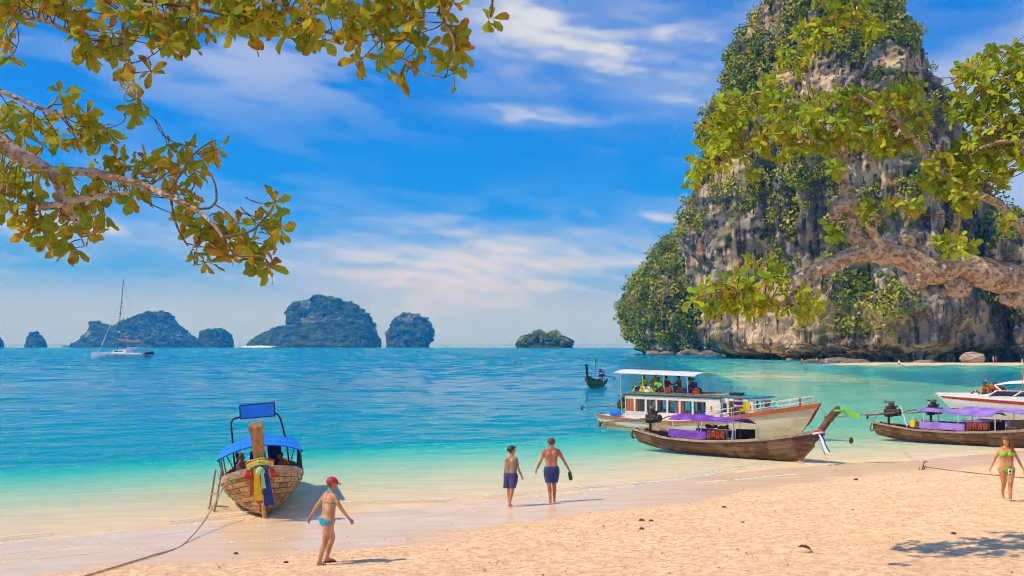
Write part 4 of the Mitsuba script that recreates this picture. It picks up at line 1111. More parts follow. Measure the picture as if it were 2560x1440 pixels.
def flagpole(label, foot, top, flags):
    k = thing('flag', label, 'flag')
    obj('pole', tube([foot, top], .016, 6), 'weathered_wood', k)
    for kind, p, du, dv, ph in flags:
        p, du, dv = np.array(p, float), np.array(du, float), np.array(dv, float)
        if kind == 'tri':
            for mm, a, b in TRI: obj('stripe', flag_mesh(p + dv * (a + .004), du, dv * (b - a - .008), 9, 3, .05, ph), mm, k)
        else: obj('cloth', flag_mesh(p, du, dv, 9, 5, .05, ph), kind, k)


def W(M, q): return (M @ np.append(np.asarray(q, float), 1))[:3]


fp = W(MM, (1.35, -.6, .55)); ft = fp + [0, 0, 1.75]
flagpole('striped red, white and blue flag on a pole above the purple awning', fp, ft, [('tri', ft - [0, 0, .42], (.36, -.05, -.04), (0, 0, .40), .5)])
fp = W(MM, (.75, .55, .55)); ft = fp + [0, 0, 1.55]
flagpole('plain yellow flag on a pole above the purple awning', fp, ft, [('flag_yellow', ft - [0, 0, .40], (.42, -.05, -.05), (0, 0, .38), 1.5)])

# ---------------------------------------------------------------- far longtail
pf = pix(1487, 968, z=0)
MF = frame([pf[0] + .3, pf[1] + 1.5, .05], 253)
hf = longtail_hull(7.6, 1.75, bow=1.25, stern=.7, mid=.5)
k = thing('longtail_boat', 'small dark green longtail boat out on the blue water with its driver', 'boat')
mat('green_hull', grain((.06, .075, .045), (.11, .10, .06), (2, 2, 5)), rough=.6)
obj('hull', move(hf.shell(), MF), 'green_hull', k)
for s in (-1, 1): obj('gunwale', move(hf.band(.93, 1.03, s, .03, thick=.06), MF), 'dark_wood', k)
obj('lining', move(hf.shell(0, .96, -.06), MF), 'inner_wood', k); thwarts(k, MF, hf, (.3, .5, .65), .7)
pm, plf = prow_post(hf, (.5, 2.45), (.16, .24), (.2, .26), base=(.96, .25)); obj('prow', move(pm, MF), 'dark_wood', k)
canopy(k, MF, -1.0, 1.2, .7, 1.45, 1.35, 'grey_trim', nx=6, ny=6); posts(k, MF, hf, (.4, .64), 1.36, .66, 'dark_metal')
engine(k, MF @ mat4(None, (-3.3, 0, 1.0)), shaft=3.0, tilt=10, yaw=-14)
k = thing('flag', 'tiny yellow flag with a blue tip above the far dark longtail boat', 'flag')
fp = pix(1488, 940, Y=pf[1] - .4); ft = pix(1488, 899, Y=pf[1] - .4)
obj('pole', tube([fp, ft], .02, 6), 'dark_wood', k); obj('cloth', flag_mesh(ft - [0, 0, .55], (.34, .1, -.03), (0, 0, .4), 7, 4, .04), 'flag_yellow', k); obj('cloth', flag_mesh(ft - [0, 0, .12], (.2, .1, 0), (0, 0, .14), 5, 3, .02), 'blue_cloth', k)

# ---------------------------------------------------------------- white and orange tour boat
a_, b_ = np.array([5.3, 58.6]), np.array([14.6, 49.6])
HT = math.degrees(math.atan2(*(b_ - a_)[::-1])); LT = 12.1
cT = (a_ + b_) / 2 + np.array([.15, .1])
MT = frame([cT[0], cT[1], .04], HT, roll=0)
ht = Hull(LT, 3.0, [.8, .93, 1.0, 1.0, .96, .82, .52, .05], [.50, .42, .38, .40, .54, .80, 1.16, 1.54], [-.35, -.45, -.5, -.5, -.48, -.42, -.3, .0], rake=1.1, v=1.35, full=.42)
kt = thing('tour_boat', 'white tour boat with orange trim, blue roof edge and passengers under a white awning', 'boat')
obj('hull', move(ht.shell(), MT), 'cream_hull', kt)
for s in (-1, 1):
    obj('upper_strake', move(ht.band(.56, .985, s, .012, 0, .56, thick=.02), MT), 'rusty_hull', kt)
    obj('rub_rail', move(ht.band(.93, 1.04, s, .05, thick=.10), MT), 'orange_paint', kt)
    obj('rub_rail', move(ht.band(.53, .58, s, .03, 0, .56, thick=.05), MT), 'orange_paint', kt)
obj('deck', move(ht.deck(.97, .0, .985), MT), 'white_paint', kt)
obj('stem', move(tube([ht.at(.985, .1) * [1, 0, 1], ht.at(1, .55) * [1, 0, 1] + [.05, 0, 0], ht.at(1.0, 1.03) * [1, 0, 1] + [.1, 0, 0]], .05, 6), MT), 'maroon_wood', kt)
MTC = MT @ np.diag([.89, 1, 1, 1.0]) @ mat4(None, (-.1, 0, 0))      # the cabin's own frame
# cabin: side walls with real openings between pillars
xa, xb, hw, z0, z1 = -4.6, 2.3, 1.12, .36, 1.74
sill, head = .82, 1.50
for s in (-1, 1):
    obj('cabin_wall', move(join(box(xb - xa, .06, sill - z0, ((xa + xb) / 2, s * hw, (z0 + sill) / 2), .01), box(xb - xa, .06, z1 - head, ((xa + xb) / 2, s * hw, (z1 + head) / 2), .01)), MTC), 'white_paint', kt)
    obj('roof_trim', move(box(xb - xa + .3, .05, .05, ((xa + xb) / 2, s * (hw + .04), z1 - .03), .01), MTC), 'orange_paint', kt)
    xs_ = [-3.85, -3.0, -2.2, -1.4, -.5, .42, 1.4]
    w_ = [.14, .16, .12, .14, .14, .14, .14]
    obj('shutter', move(join(box(.55, .04, head - sill - .02, (-4.2, s * hw, (head + sill) / 2), .01), *[box(.52, .06, .02, (-4.2, s * hw, sill + .06 + .11 * i)) for i in range(6)]), MTC), 'orange_paint', kt)
    for i, x in enumerate(xs_):
        obj('pillar', move(box(w_[i], .065, head - sill, (x, s * hw, (head + sill) / 2), .01), MTC), 'white_paint', kt)
        if i + 1 < len(xs_):
            xm, wd = (x + xs_[i + 1]) / 2, xs_[i + 1] - x - .14
            kw = obj('window', move(join(box(wd, .05, .03, (xm, s * hw, sill + .015)), box(wd, .05, .03, (xm, s * hw, head - .015)), box(.03, .05, head - sill, (xm - wd * .22, s * hw, (head + sill) / 2))), MTC), 'maroon_wood', kt)
            if i in (0, 1, 3, 4): obj('half_shutter', move(box(wd * .36, .03, head - sill - .04, (xm + wd * (.28 if i % 2 else -.3), s * (hw - .04), (head + sill) / 2), .005), MTC), 'maroon_wood', kw)
            obj('pane', move(sheet(np.array([[(xm - wd * .2, s * (hw - .01), sill), (xm + wd * .5, s * (hw - .01), sill)], [(xm - wd * .2, s * (hw - .01), head), (xm + wd * .5, s * (hw - .01), head)]])), MTC), 'window_glass', kw, smooth=False)
    obj('pillar', move(box(xb - 1.4, .065, head - sill, ((xb + 1.4) / 2 + .05, s * hw, (head + sill) / 2), .01), MTC), 'white_paint', kt)
    obj('orange_panel', move(box(.16, .08, .3, (1.72, s * hw, 1.16), .01), MTC), 'orange_paint', kt)
obj('cabin_back', move(box(.06, 2 * hw, z1 - z0, (xa, 0, (z0 + z1) / 2), .01), MTC), 'white_paint', kt)
# wheelhouse ahead of the saloon with a doorway
xf = 4.35
for s in (-1, 1):
    obj('wheelhouse_wall', move(join(box(.5, .06, 1.34, (2.55, s * 1.0, 1.06), .01), box(.45, .06, 1.22, (4.1, s * .9, 1.14), .01), box(1.35, .06, .16, (3.35, s * .97, 1.66), .01)), MTC), 'white_paint', kt)
    obj('door_frame', move(join(box(.10, .08, 1.1, (2.86, s * .99, 1.05), .01), box(.08, .08, 1.1, (3.35, s * .96, 1.05), .01), box(1.05, .08, .08, (3.35, s * .96, 1.58), .01)), MTC), 'maroon_wood', kt)
    obj('port_window', move(box(.30, .07, .5, (2.55, s * 1.005, 1.24), .04), MTC), 'smoked_glass', kt)
    obj('port_window', move(box(.2, .07, .36, (4.12, s * .905, 1.32), .04), MTC), 'smoked_glass', kt)
obj('wheelhouse_front', move(join(box(.06, 1.8, .5, (4.34, 0, 1.0), .01), box(.06, 1.8, .12, (4.34, 0, 1.69), .01), box(.06, .1, .5, (4.34, 0, 1.35)), box(.06, .12, .5, (4.34, .8, 1.35)), box(.06, .12, .5, (4.34, -.8, 1.35))), MTC), 'white_paint', kt)
# roof with blue edge, orange deck planks
obj('roof', move(join(box(xb - xa + .3, 2 * hw + .3, .08, ((xa + xb) / 2, 0, z1 + .06), .02)), MTC), 'teal_paint', kt)
obj('roof', move(box(2.15, 2.1, .08, (xb + 1.1, 0, z1 + .055), .02), MTC), 'teal_paint', kt)
for s in (-1, 1):
    for i in range(11):
        obj('roof_board', move(box(.52, .16, .05, (xa + .45 + .62 * i, s * (hw - .05), z1 + .135), .01), MTC), 'orange_paint', kt)
obj('roof_deck', move(box(xb - xa, 1.7, .03, ((xa + xb) / 2, 0, z1 + .12), .01), MTC), 'weathered_wood', kt)
obj('hatch', move(box(.7, .6, .14, (2.5, .2, z1 + .17), .03), MTC), 'black_frame', kt)
# awning over the upper deck
canopy(kt, MTC, -5.55, .55, 1.12, 3.04, 2.86, 'white_paint', 'awning', nx=10, ny=9, drop=-.08)
for x in (-5.0, -3.3, -1.7, .0):
    for s in (-1, 1): obj('awning_post', move(tube([(x, s * 1.0, z1 + .1 if x > -4.8 else .6), (x - .06, s * 1.02, 2.86)], .02, 6), MTC), 'pale_pipe', kt)
# bow rail
for s in (-1, 1):
    t = np.linspace(.60, .985, 8)
    top = ht.at(t, np.ones(8), s, -.08) + np.stack([0 * t, 0 * t, .46 + 0 * t], 1); lowr = ht.at(t, np.ones(8), s, -.08) + np.stack([0 * t, 0 * t, .24 + 0 * t], 1)
    obj('bow_rail', move(join(tube(top, .022, 6), tube(lowr, .016, 6)), MT), 'pale_pipe', kt)
    for tt in t[::1]:
        q = ht.at(tt, 1.0, s, -.08); obj('stanchion', move(tube([q, q + [0, 0, .47]], .016, 6), MT), 'pale_pipe', kt)
q = ht.at(.97, 1.0) * [1, 0, 1]
obj('bollard', move(tube([q + [-.5, 0, 0], q + [-.5, 0, .42]], .06, 8), MT), 'maroon_wood', kt)
engine(kt, MT @ mat4(None, (-5.5, .2, .86)), shaft=3.2, tilt=5, yaw=-8)
obj('tarp', move(boulder((-5.2, -.7, .62), (.45, .32, .2), 8, 3, .2), MT), 'blue_canvas', kt)

# ---------------------------------------------------------------- speedboat at the right edge
ps = pix(2352, 1040, z=0)
MS = frame([ps[0] + 5.0, ps[1] - 3.2, .0], 147)
hs = Hull(11, 2.9, [.86, .95, 1.0, 1.0, .97, .88, .62, .05], [1.0, 1.05, 1.12, 1.2, 1.28, 1.36, 1.42, 1.42], [-.3, -.38, -.4, -.4, -.38, -.3, -.1, .42], rake=1.0, v=1.15)
ks = thing('speedboat', 'white speedboat with a red stripe and tinted windows at the right edge', 'boat')
obj('hull', move(hs.shell(), MS), 'white_gel', ks)
for s in (-1, 1):
    obj('stripe', move(hs.band(.80, .89, s, .02, 0, .985, thick=.02), MS), 'red_paint', ks)
    obj('rub_rail', move(hs.band(.90, .93, s, .03, 0, .99, thick=.04), MS), 'white_gel', ks)
    obj('gunwale', move(hs.rail(s, .04, off=-.04), MS), 'white_gel', ks)
obj('deck', move(hs.deck(.97, .0, .99), MS), 'white_gel', ks)
# raised trunk with raked windows
def loft(secs):
    g = np.array(secs); n = g.shape[1]
    v = np.vstack([g.reshape(-1, 3), g[0].mean(0), g[-1].mean(0)]); k = np.arange(n); N = g.shape[0]
    return v, np.vstack([grid_faces(N, n, True), np.stack([np.roll(k, -1), k, np.full(n, len(v) - 2)], 1), np.stack([k + (N - 1) * n, np.roll(k, -1) + (N - 1) * n, np.full(n, len(v) - 1)], 1)])
def sec(x, hw, zb, zt, tw): return [(x, -hw, zb), (x, -tw, zt - .03), (x, -tw + .06, zt), (x, tw - .06, zt), (x, tw, zt - .03), (x, hw, zb)]
obj('coaming', move(loft([sec(-5.2, 1.28, 1.0, 1.5, 1.22), sec(-.5, 1.3, 1.1, 1.52, 1.24), sec(1.6, 1.18, 1.2, 1.5, 1.08), sec(2.6, .9, 1.28, 1.38, .8)]), MS @ mat4(None, (1.15, 0, .06))), 'white_gel', ks)
for s in (-1, 1):
    for i, (x0, x1) in enumerate([(1.75, .55), (.35, -.85), (-1.05, -2.25), (-2.45, -3.6)]):
        g = np.array([[(x0 - .0, s * 1.26, 1.36), (x1 + .0, s * 1.28, 1.36)], [(x0 - .45, s * 1.17, 1.66), (x1 - .45, s * 1.20, 1.66)]])
        obj('side_window', move(sheet(g, .03), MS @ mat4(None, (1.15, 0, .06))), 'smoked_glass', ks, smooth=False)
        obj('window_pillar', move(tube([(x0 + .1, s * 1.265, 1.34), (x0 - .38, s * 1.18, 1.68)], .045, 6), MS @ mat4(None, (1.15, 0, .06))), 'white_gel', ks)
    obj('window_rail', move(tube([(1.5, s * 1.17, 1.66), (-4.6, s * 1.2, 1.70)], .035, 6), MS @ mat4(None, (1.15, 0, .06))), 'white_gel', ks)
obj('windscreen', move(sheet(np.array([[(2.3, y, 1.40) for y in (-.9, -.3, .3, .9)], [(1.55, y, 1.72) for y in (-1.05, -.35, .35, 1.05)]]), .03), MS @ mat4(None, (1.15, 0, .06))), 'smoked_glass', ks)
obj('hardtop', move(loft([sec(1.55, .9, 1.98, 2.02, .85), sec(.9, 1.2, 2.08, 2.2, 1.1), sec(-.6, 1.3, 2.18, 2.34, 1.15), sec(-3.5, 1.3, 2.18, 2.34, 1.15), sec(-4.8, 1.25, 2.1, 2.24, 1.1)]), MS @ mat4(None, (1.15, 0, .06))), 'white_gel', ks)
for s in (-1, 1):
    for a, b, w in (((1.5, s * .95, 1.99), (1.15, s * 1.15, 1.7), .05), ((-2.2, s * 1.25, 2.2), (-3.0, s * 1.22, 1.68), .07)):
        obj('hardtop_strut', move(tube([a, b], w, 6), MS @ mat4(None, (1.15, 0, .06))), 'white_gel', ks)
obj('seat', move(join(box(.5, .5, .5, (.0, .5, 1.45), .06), box(.5, .5, .5, (0, -.5, 1.45), .06)), MS @ mat4(None, (1.15, 0, .06))), 'grey_trim', ks)
obj('vent', move(box(.35, .05, .05, (3.2, 1.02, 1.33), .01), MS), 'grey_trim', ks)
k = thing('lifebuoy', 'orange and white lifebuoy on the bow of the speedboat', 'lifebuoy')
a_ = np.linspace(0, 2 * np.pi, 25); q = np.array([3.75, .86, 1.45])
for i in range(4):
    aa = np.linspace(i * np.pi / 2 + .1, (i + 1) * np.pi / 2 - .1, 8)
    obj('segment', move(tube(np.stack([q[0] + .22 * np.cos(aa), q[1] + .03 + .1 * np.sin(aa) * 0, q[2] + .22 * np.sin(aa)], 1), .055, 8), MS), 'orange_vest', k)
    a4 = np.linspace((i + 1) * np.pi / 2 - .1, (i + 1) * np.pi / 2 + .1, 3)
    obj('segment', move(tube(np.stack([q[0] + .22 * np.cos(a4), q[1] + .03 + 0 * a4, q[2] + .22 * np.sin(a4)], 1), .058, 8), MS), 'white_cloth', k)
k = thing('towel', 'blue towel hung over the side of the speedboat bow', 'towel')
g = np.array([[(2.9 - .42 * u + .02 * math.sin(9 * u), 1.05 + .20 * min(w, .35) - .02 * w + .015 * math.sin(7 * u + 4 * w), 1.44 - .30 * max(w - .3, 0)) for u in np.linspace(0, 1, 9)] for w in np.linspace(0, 1, 6)])
scene[k] = mikit.ply(move(sheet(g, .015), MS), 'blue_canvas', smooth=40)
fp = W(MS, (3.2, .3, 1.4)); ft = fp + [-.12, 0, 1.15]
flagpole('flags on the speedboat bow: a furled tricolour above a yellow flag', fp, ft, [('tri', ft - [0, .0, .75], (.13, .02, -.12), (0, 0, .78), .3), ('flag_yellow', ft + [.06, 0, -.88], (.46, .06, -.02), (0, 0, .42), 1.0)])
fp = W(MS, (-3.4, .9, 2.3)); fp = pix(2557, 985, Y=fp[1]); ft = fp + [0, 0, 1.3]
flagpole('yellow flag on the far end of the speedboat, cut by the right edge', fp, ft, [('flag_yellow', ft - [0, 0, .5], (.4, .05, -.02), (0, 0, .45), 2.0)])

# ---------------------------------------------------------------- catamaran at anchor
pc = pix(306, 898, z=0)
MC = frame([pc[0], pc[1], 0], 174)
kc = thing('catamaran', 'white sailing catamaran with a tall bare mast at anchor on the left', 'boat')
mat('cat_hull', (.82, .83, .83), rough=.3)
hc = Hull(17.5, 2.0, [.8, .95, 1, 1, .95, .8, .5, .1], [1.75, 1.8, 1.85, 1.9, 1.95, 2.0, 2.05, 2.1], [-.3, -.5, -.5, -.5, -.5, -.4, -.3, -.2], rake=.2, v=1.0)
for s in (-1, 1):
    obj('float', move(move(hc.shell(), mat4(None, (0, s * 3.2, 0))), MC), 'cat_hull', kc)
    obj('float_deck', move(move(hc.deck(.99, 0, .99), mat4(None, (0, s * 3.2, .04))), MC), 'white_gel', kc)
    for i in range(3): obj('hull_window', move(box(1.0, .06, .22, (-2.5 + 2.6 * i, s * 4.18, 1.35), .03), MC), 'smoked_glass', kc)
obj('bridge_deck', move(box(10, 5.6, .5, (-2.2, 0, 1.75), .1), MC), 'white_gel', kc)
obj('coachroof', move(loft([sec(2.6, 2.2, 1.95, 2.2, 1.8), sec(1.8, 2.6, 1.95, 2.95, 2.1), sec(-1, 2.7, 1.95, 3.1, 2.3), sec(-2.2, 2.7, 1.95, 3.05, 2.3)]), MC), 'white_gel', kc)
for s in (-1, 1):
    for x, wd in ((.9, 1.3), (-.8, 1.5)): obj('cabin_window', move(box(wd, .5, .38, (x, s * 2.3, 2.55), .04), MC), 'smoked_glass', kc)
obj('hardtop', move(box(4.2, 4.8, .16, (-4.2, 0, 3.6), .06), MC), 'white_gel', kc)
for x in (-2.4, -6.1):
    for s in (-1, 1): obj('hardtop_post', move(tube([(x, s * 2.2, 1.9), (x, s * 2.2, 3.6)], .06, 6), MC), 'pale_pipe', kc)
MAST = np.array([1.2, 0, 2.9]); TOP = np.array([.1, 0, 25.7]); TOP[0] -= 0
lean = W(MC, (0, 0, 0)); 
mt = W(MC, (1.9, 0, 2.9)); tp = pix(309, 699, Y=mt[1]); 
mat('mast_grey', (.12, .15, .17), rough=.4)
obj('mast', tube([mt, tp], [.16, .11], 8), 'mast_grey', kc)
def up(u): return mt + (tp - mt) * u
obj('boom', tube([up(.12), W(MC, (-6.3, 0, 5.2))], .10, 7), 'mast_grey', kc)
bs, be = up(.14), W(MC, (-6.2, 0, 5.5)); n = 16; uu = np.linspace(0, 1, n)[:, None]
obj('furled_sail', tube(bs + (be - bs) * uu + np.array([0, 0, 1]) * (.28 * np.sin(uu * 7) * .5 + .1), .30 + .12 * np.sin(np.arange(n) * 2.1), 8), 'weathered_wood', kc)
obj('furled_jib', tube([W(MC, (8.2, 0, 2.0)), up(.72) + [0, 0, 0]], [.13, .05], 7), 'white_cloth', kc)
for q in ((-6.8, 3, 1.9), (-6.8, -3, 1.9)): obj('stay', tube([W(MC, q), up(.97)], .02, 5), 'grey_metal', kc)
for y in (3.9, -3.9): obj('shroud', tube([W(MC, (.8, y, 2.0)), up(.75)], .022, 5), 'grey_metal', kc)
obj('spreader', tube([up(.52) + [0, -1.6, 0], up(.52) + [0, 1.6, 0]], .05, 6), 'mast_grey', kc)
obj('radar', move(boulder((0, 0, 0), (.45, .45, .3), 2, 2, 0, 9), mat4(None, up(.26) + [.3, -.5, 0])), 'white_gel', kc)
kd = thing('dinghy', 'dark dinghy hung from davits at the stern of the catamaran', 'dinghy')
scene[kd + '__tube'] = mikit.ply(move(tube(curve([(-8.3, -1.7, 1.9), (-8.3, 1.2, 1.9), (-8.9, 1.8, 2.0), (-9.6, 1.2, 2.0), (-9.6, -1.7, 2.0)], 24), .34, 8), MC), 'navy_cloth', smooth=40)
obj('motor', move(join(box(.4, .35, .55, (-9.0, -1.9, 2.4), .08), box(.14, .14, .9, (-9.0, -1.95, 1.8), .03)), MC), 'black_frame', kd)
for y in (-1, 1): obj('davit', move(tube([(-6.8, y, 1.9), (-7.4, y, 3.3), (-9, y, 3.1), (-9.0, y, 2.2)], .06, 6), MC), 'grey_metal', kd)
# tiny distant boat
pd = pix(168, 866, z=0); MD = frame([pd[0], pd[1] * 1, 0], 170)
hd = Hull(16, 4, [.8, .95, 1, 1, .9, .7, .4, .05], [1.4, 1.5, 1.7, 2.2], [-.4, -.4, -.3, .2], rake=1.0, v=1.1)
kd = thing('motorboat', 'tiny white motorboat on the horizon left of the catamaran', 'boat')
sd = np.linalg.norm(pd[:2]) / F * 28 / 16
obj('hull', move(move(hd.shell(), mat4(None, (0, 0, 0), sd)), MD), 'white_gel', kd)
obj('cabin', move(move(box(6, 2.6, 1.6, (-1, 0, 2.2), .3), mat4(None, (0, 0, 0), sd)), MD), 'white_paint', kd)
# ---------------------------------------------------------------- people
def skin_fn(c):
    c = np.array(c)
    return lambda p, n, uv: mix([float(x) for x in c * [.74, .68, .64]], [float(x) for x in c * [1.16, 1.2, 1.22]], smoothstep(.25, .75, fbm(p.x * 7, p.y * 7, p.z * 6, 4)))


for nm, c in (('skin_tan', (.60, .30, .165)), ('skin_red', (.58, .235, .125)), ('skin_fair', (.68, .38, .24)), ('skin_brown', (.24, .115, .065)), ('skin_gold', (.66, .33, .155))):
    mat(nm, skin_fn(c), rough=.5, spec=.35)
mat('hair_dark', grain((.022, .014, .011), (.05, .03, .022), (60, 60, 20)), rough=.55)
mat('hair_brown', grain((.12, .055, .03), (.20, .09, .045), (60, 60, 20)), rough=.55)
mat('hair_short_brown', grain((.13, .065, .035), (.08, .04, .025), (60, 60, 60)), rough=.6)
mat('lip', (.42, .11, .09), rough=.5)
mat('eye_dark', (.03, .02, .02), rough=.2)
mat('cap_red', grain((.58, .035, .055), (.50, .03, .05), (30, 30, 30)), rough=.7)
mat('bikini_teal', (.0, .36, .52), rough=.6)
mat('bikini_green', (.24, .80, .03), rough=.6)
mat('shorts_blue', grain((.035, .05, .19), (.06, .075, .24), (8, 8, 3)), rough=.8)
mat('shorts_navy', grain((.045, .04, .16), (.075, .065, .2), (8, 8, 3)), rough=.8)
mat('top_taupe', grain((.34, .24, .16), (.28, .19, .13), (22, 22, 60)), rough=.8)
mat('teal_towel', (.02, .30, .32), rough=.85)
mat('flipflop_green', (.02, .14, .05), rough=.7)
mat('sandal_brown', (.12, .06, .03), rough=.7)
mat('shirt_blue', (.03, .06, .42), rough=.8)
mat('shirt_orange', (.75, .25, .02), rough=.8)
mat('shirt_pink', (.75, .45, .42), rough=.8)


def Rx(a): return rot([1, 0, 0], a)
def Ry(a): return rot([0, 1, 0], a)
def Rz(a): return rot([0, 0, 1], a)


def person(label, pos, heading, H, pose, skin, clothes=(), hair=('hair_dark', 'short'), res=.016, fem=False, stout=1.0, M0=None, held=None, group=None, face=True):
    """pose: lean, turn, head (yaw, pitch), legs L/R (hip forward, knee bend, spread), arms L/R (forward, out, elbow bend, forearm twist)."""
    P_ = dict(lean=3, turn=0, head=(0, 0), lL=(0, 4, 2), lR=(0, 4, 2), aL=(0, 8, 12, 0), aR=(0, 8, 12, 0), sit=False, bend=0); P_.update(pose)
    B = []                                         # bones: name, [(point, radius)...]

    def bone(name, *pr): B.append((name, [(np.array(p, float), r) for p, r in pr]))
    hipw, shw = (.054, .088) if fem else (.050, .104)
    s = stout
    Tm = Ry(P_['lean']) @ Rz(P_['turn'])           # torso about the hips
    hip = np.array([0, 0, .515])

    def tor(p): return hip + Tm @ (np.array(p) - hip)
    bone('pelvis', ((-.012, -.04 * s, .515), .058 * s), ((-.012, .04 * s, .515), .058 * s), (tor((.005, -.036, .57)), .054 * s), (tor((.005, .036, .57)), .054 * s))
    bone('waist', (tor((.003, -.036, .57)), .053 * s), (tor((.003, .036, .57)), .053 * s), (tor((0, -.042, .66)), .050 * s), (tor((0, .042, .66)), .050 * s))
    bone('chest', (tor((0, -.042, .66)), .050 * s), (tor((0, .042, .66)), .050 * s), (tor((.002, -.055, .745)), .054), (tor((.002, .055, .745)), .054), (tor((-.004, -.07, .79)), .034), (tor((-.004, .07, .79)), .034))
    bone('yoke', (tor((-.004, -shw + .012, .797)), .028), (tor((-.004, shw - .012, .797)), .028), (tor((-.006, 0, .835)), .032))
    if fem:
        for k in (-1, 1): bone('chest', (tor((.038, k * .040, .735)), .036), (tor((.005, k * .045, .755)), .04))
    neck = tor((-.004, 0, .835)); Hm = Tm @ Rz(P_['head'][0]) @ Ry(P_['head'][1]); hc = tor((.008, 0, .925))
    def hd(p): return hc + Hm @ np.array(p)
    bone('neck', (neck, .034 if not fem else .029), (hd((-.008, 0, -.035)), .032 if not fem else .028))
    bone('head', (hd((-.012, 0, .018)), .054), (hd((.012, 0, .012)), .050), (hd((.022, 0, -.038)), .030))
    bone('head', (hd((.02, 0, -.02)), .038), (hd((.036, 0, -.048)), .016))
    bone('nose', (hd((.056, 0, .004)), .006), (hd((.068, 0, -.018)), .0085))
    for k in (-1, 1): bone('ear', (hd((-.004, k * .053, .006)), .009), (hd((-.002, k * .053, -.012)), .006))
    tips = {}
    for side, k in (('L', 1), ('R', -1)):
        a, kn, sp = P_['l' + side]
        h = np.array([-.004, k * hipw, .50])
        R1 = Rx(k * sp) @ Ry(-a); R2 = R1 @ Ry(kn)
        knee = h + R1 @ [0, 0, -.225]; ank = knee + R2 @ [0, 0, -.228]
        bone('thigh' + side, (h, .062 * s), (h + R1 @ [0, 0, -.10], .052 * s), (knee, .034))
        bone('calf' + side, (knee, .033), (knee + R2 @ [-.010, 0, -.07], .033), (ank, .0205))
        fp = P_.get('foot' + side, None)
        R3 = R1 @ Ry(kn) if fp is None else Ry(fp)
        if fp is None and not P_['sit']: R3 = Ry(0)
        if P_['sit']: R3 = Ry(0)
        bone('foot' + side, (ank, .021), (ank + R3 @ [-.022, 0, -.026], .017), (ank + R3 @ [.03, 0, -.022], .019))
        bone('foot' + side, (ank + R3 @ [-.02, 0, -.028], .015), (ank + R3 @ [.075, k * .006, -.030], .0135), (ank + R3 @ [.07, -k * .014, -.030], .0135), (ank + R3 @ [.10, k * .0, -.032], .010))
        tips['ank' + side] = (ank, R3)
        f, o, e, tw = P_['a' + side]
        sh = tor((-.004, k * shw, .80))
        A1 = Tm @ Rx(k * o) @ Ry(-f) ; A2 = A1 @ Rz(k * tw) @ Ry(-e)
        el = sh + A1 @ [0, 0, -.172]; wr = el + A2 @ [0, 0, -.148]
        t_ = 1.0 if not fem else .88
        bone('arm' + side, (sh, .033 * t_), (sh + A1 @ [0, 0, -.07], .031 * t_), (el, .0235 * t_))
        bone('fore' + side, (el, .0235 * t_), (el + A2 @ [0, 0, -.05], .0245 * t_), (wr, .0155 * t_))
        # hand: palm, four fingers of unequal length with two bends, thumb from the side
        Hn = A2 @ Rz(k * 18)
        def hp(p): return wr + Hn @ np.array(p)
        bone('hand' + side, (wr, .0150 * t_), (hp((.013, 0, -.048)), .0085), (hp((-.013, 0, -.048)), .0085), (hp((.014, 0, -.020)), .009))
        curl = P_.get('curl' + side, .45)
        for i, (fx, ln) in enumerate(((.0165, .040), (.0058, .045), (-.0050, .042), (-.0150, .033))):
            q = np.array([fx, 0, -.050]); pts = [q]; an = .15
            for seg in (.42, .32, .26):
                an += curl * (1 + .12 * i); q = q + ln * seg * np.array([fx * .25 / .0165 * .3, -k * math.sin(an), -math.cos(an)]); pts.append(q)
            for a_, b_ in zip(pts[:-1], pts[1:]): bone('hand' + side, (hp(a_), .0052), (hp(b_), .0047))
        bone('hand' + side, (hp((.016, 0, -.018)), .0075), (hp((.027, -k * .008, -.036)), .0062)); bone('hand' + side, (hp((.027, -k * .008, -.036)), .0058), (hp((.028, -k * .016, -.055)), .005))
        tips['hand' + side] = (hp((.0, -k * .010, -.062)), Hn)
    # scale and set on the ground
    low_ = min(p[2] - r for n_, pr in B for p, r in pr)
    off = np.array([0, 0, -low_ if not P_['sit'] else -.455])
    Mw = (frame(pos, heading) if M0 is None else M0 @ frame(pos, heading)) @ mat4(None, off * H, H)

    def sph(p, r):
        m = m3.Manifold.sphere(r, 10 if r < .012 else 14); return m.translate([float(x) for x in p])
    solids = [m3.Manifold.batch_hull([sph(p, r) for p, r in pr]) for n_, pr in B]
    body = m3.Manifold.batch_boolean(solids, m3.OpType.Add)
    body = body.refine_to_length(res)
    mm = body.to_mesh(); tm = trimesh.Trimesh(mm.vert_properties[:, :3], mm.tri_verts, process=False)
    trimesh.smoothing.filter_taubin(tm, lamb=.55, nu=-.53, iterations=10 if res < .02 else 4)
    v, f = np.array(tm.vertices), np.array(tm.faces)
    # spine groove, shoulder blades, knees
    ut = (v - hip) @ Tm; back = (ut[:, 0] < -.01) & (np.abs(ut[:, 1]) < .1) & (ut[:, 2] > .02) & (ut[:, 2] < .30)
    ut[:, 2] += .515
    dgro = -.008 * np.exp(-(ut[:, 1] / .013) ** 2) + .008 * np.exp(-((np.abs(ut[:, 1]) - .052) / .022) ** 2 - ((ut[:, 2] - .755) / .035) ** 2) - .004 * np.exp(-((np.abs(ut[:, 1]) - .02) / .02) ** 2 - ((ut[:, 2] - .62) / .03) ** 2)
    v = v + np.where(back, dgro, 0)[:, None] * tm.vertex_normals
    key = thing('person', label, 'person', group)
    obj('body', move((v, f), Mw), skin, key, smooth=True)
    # nearest bone of every vertex
    names, dist = [], []
    tt = np.zeros((len(B), len(v)))
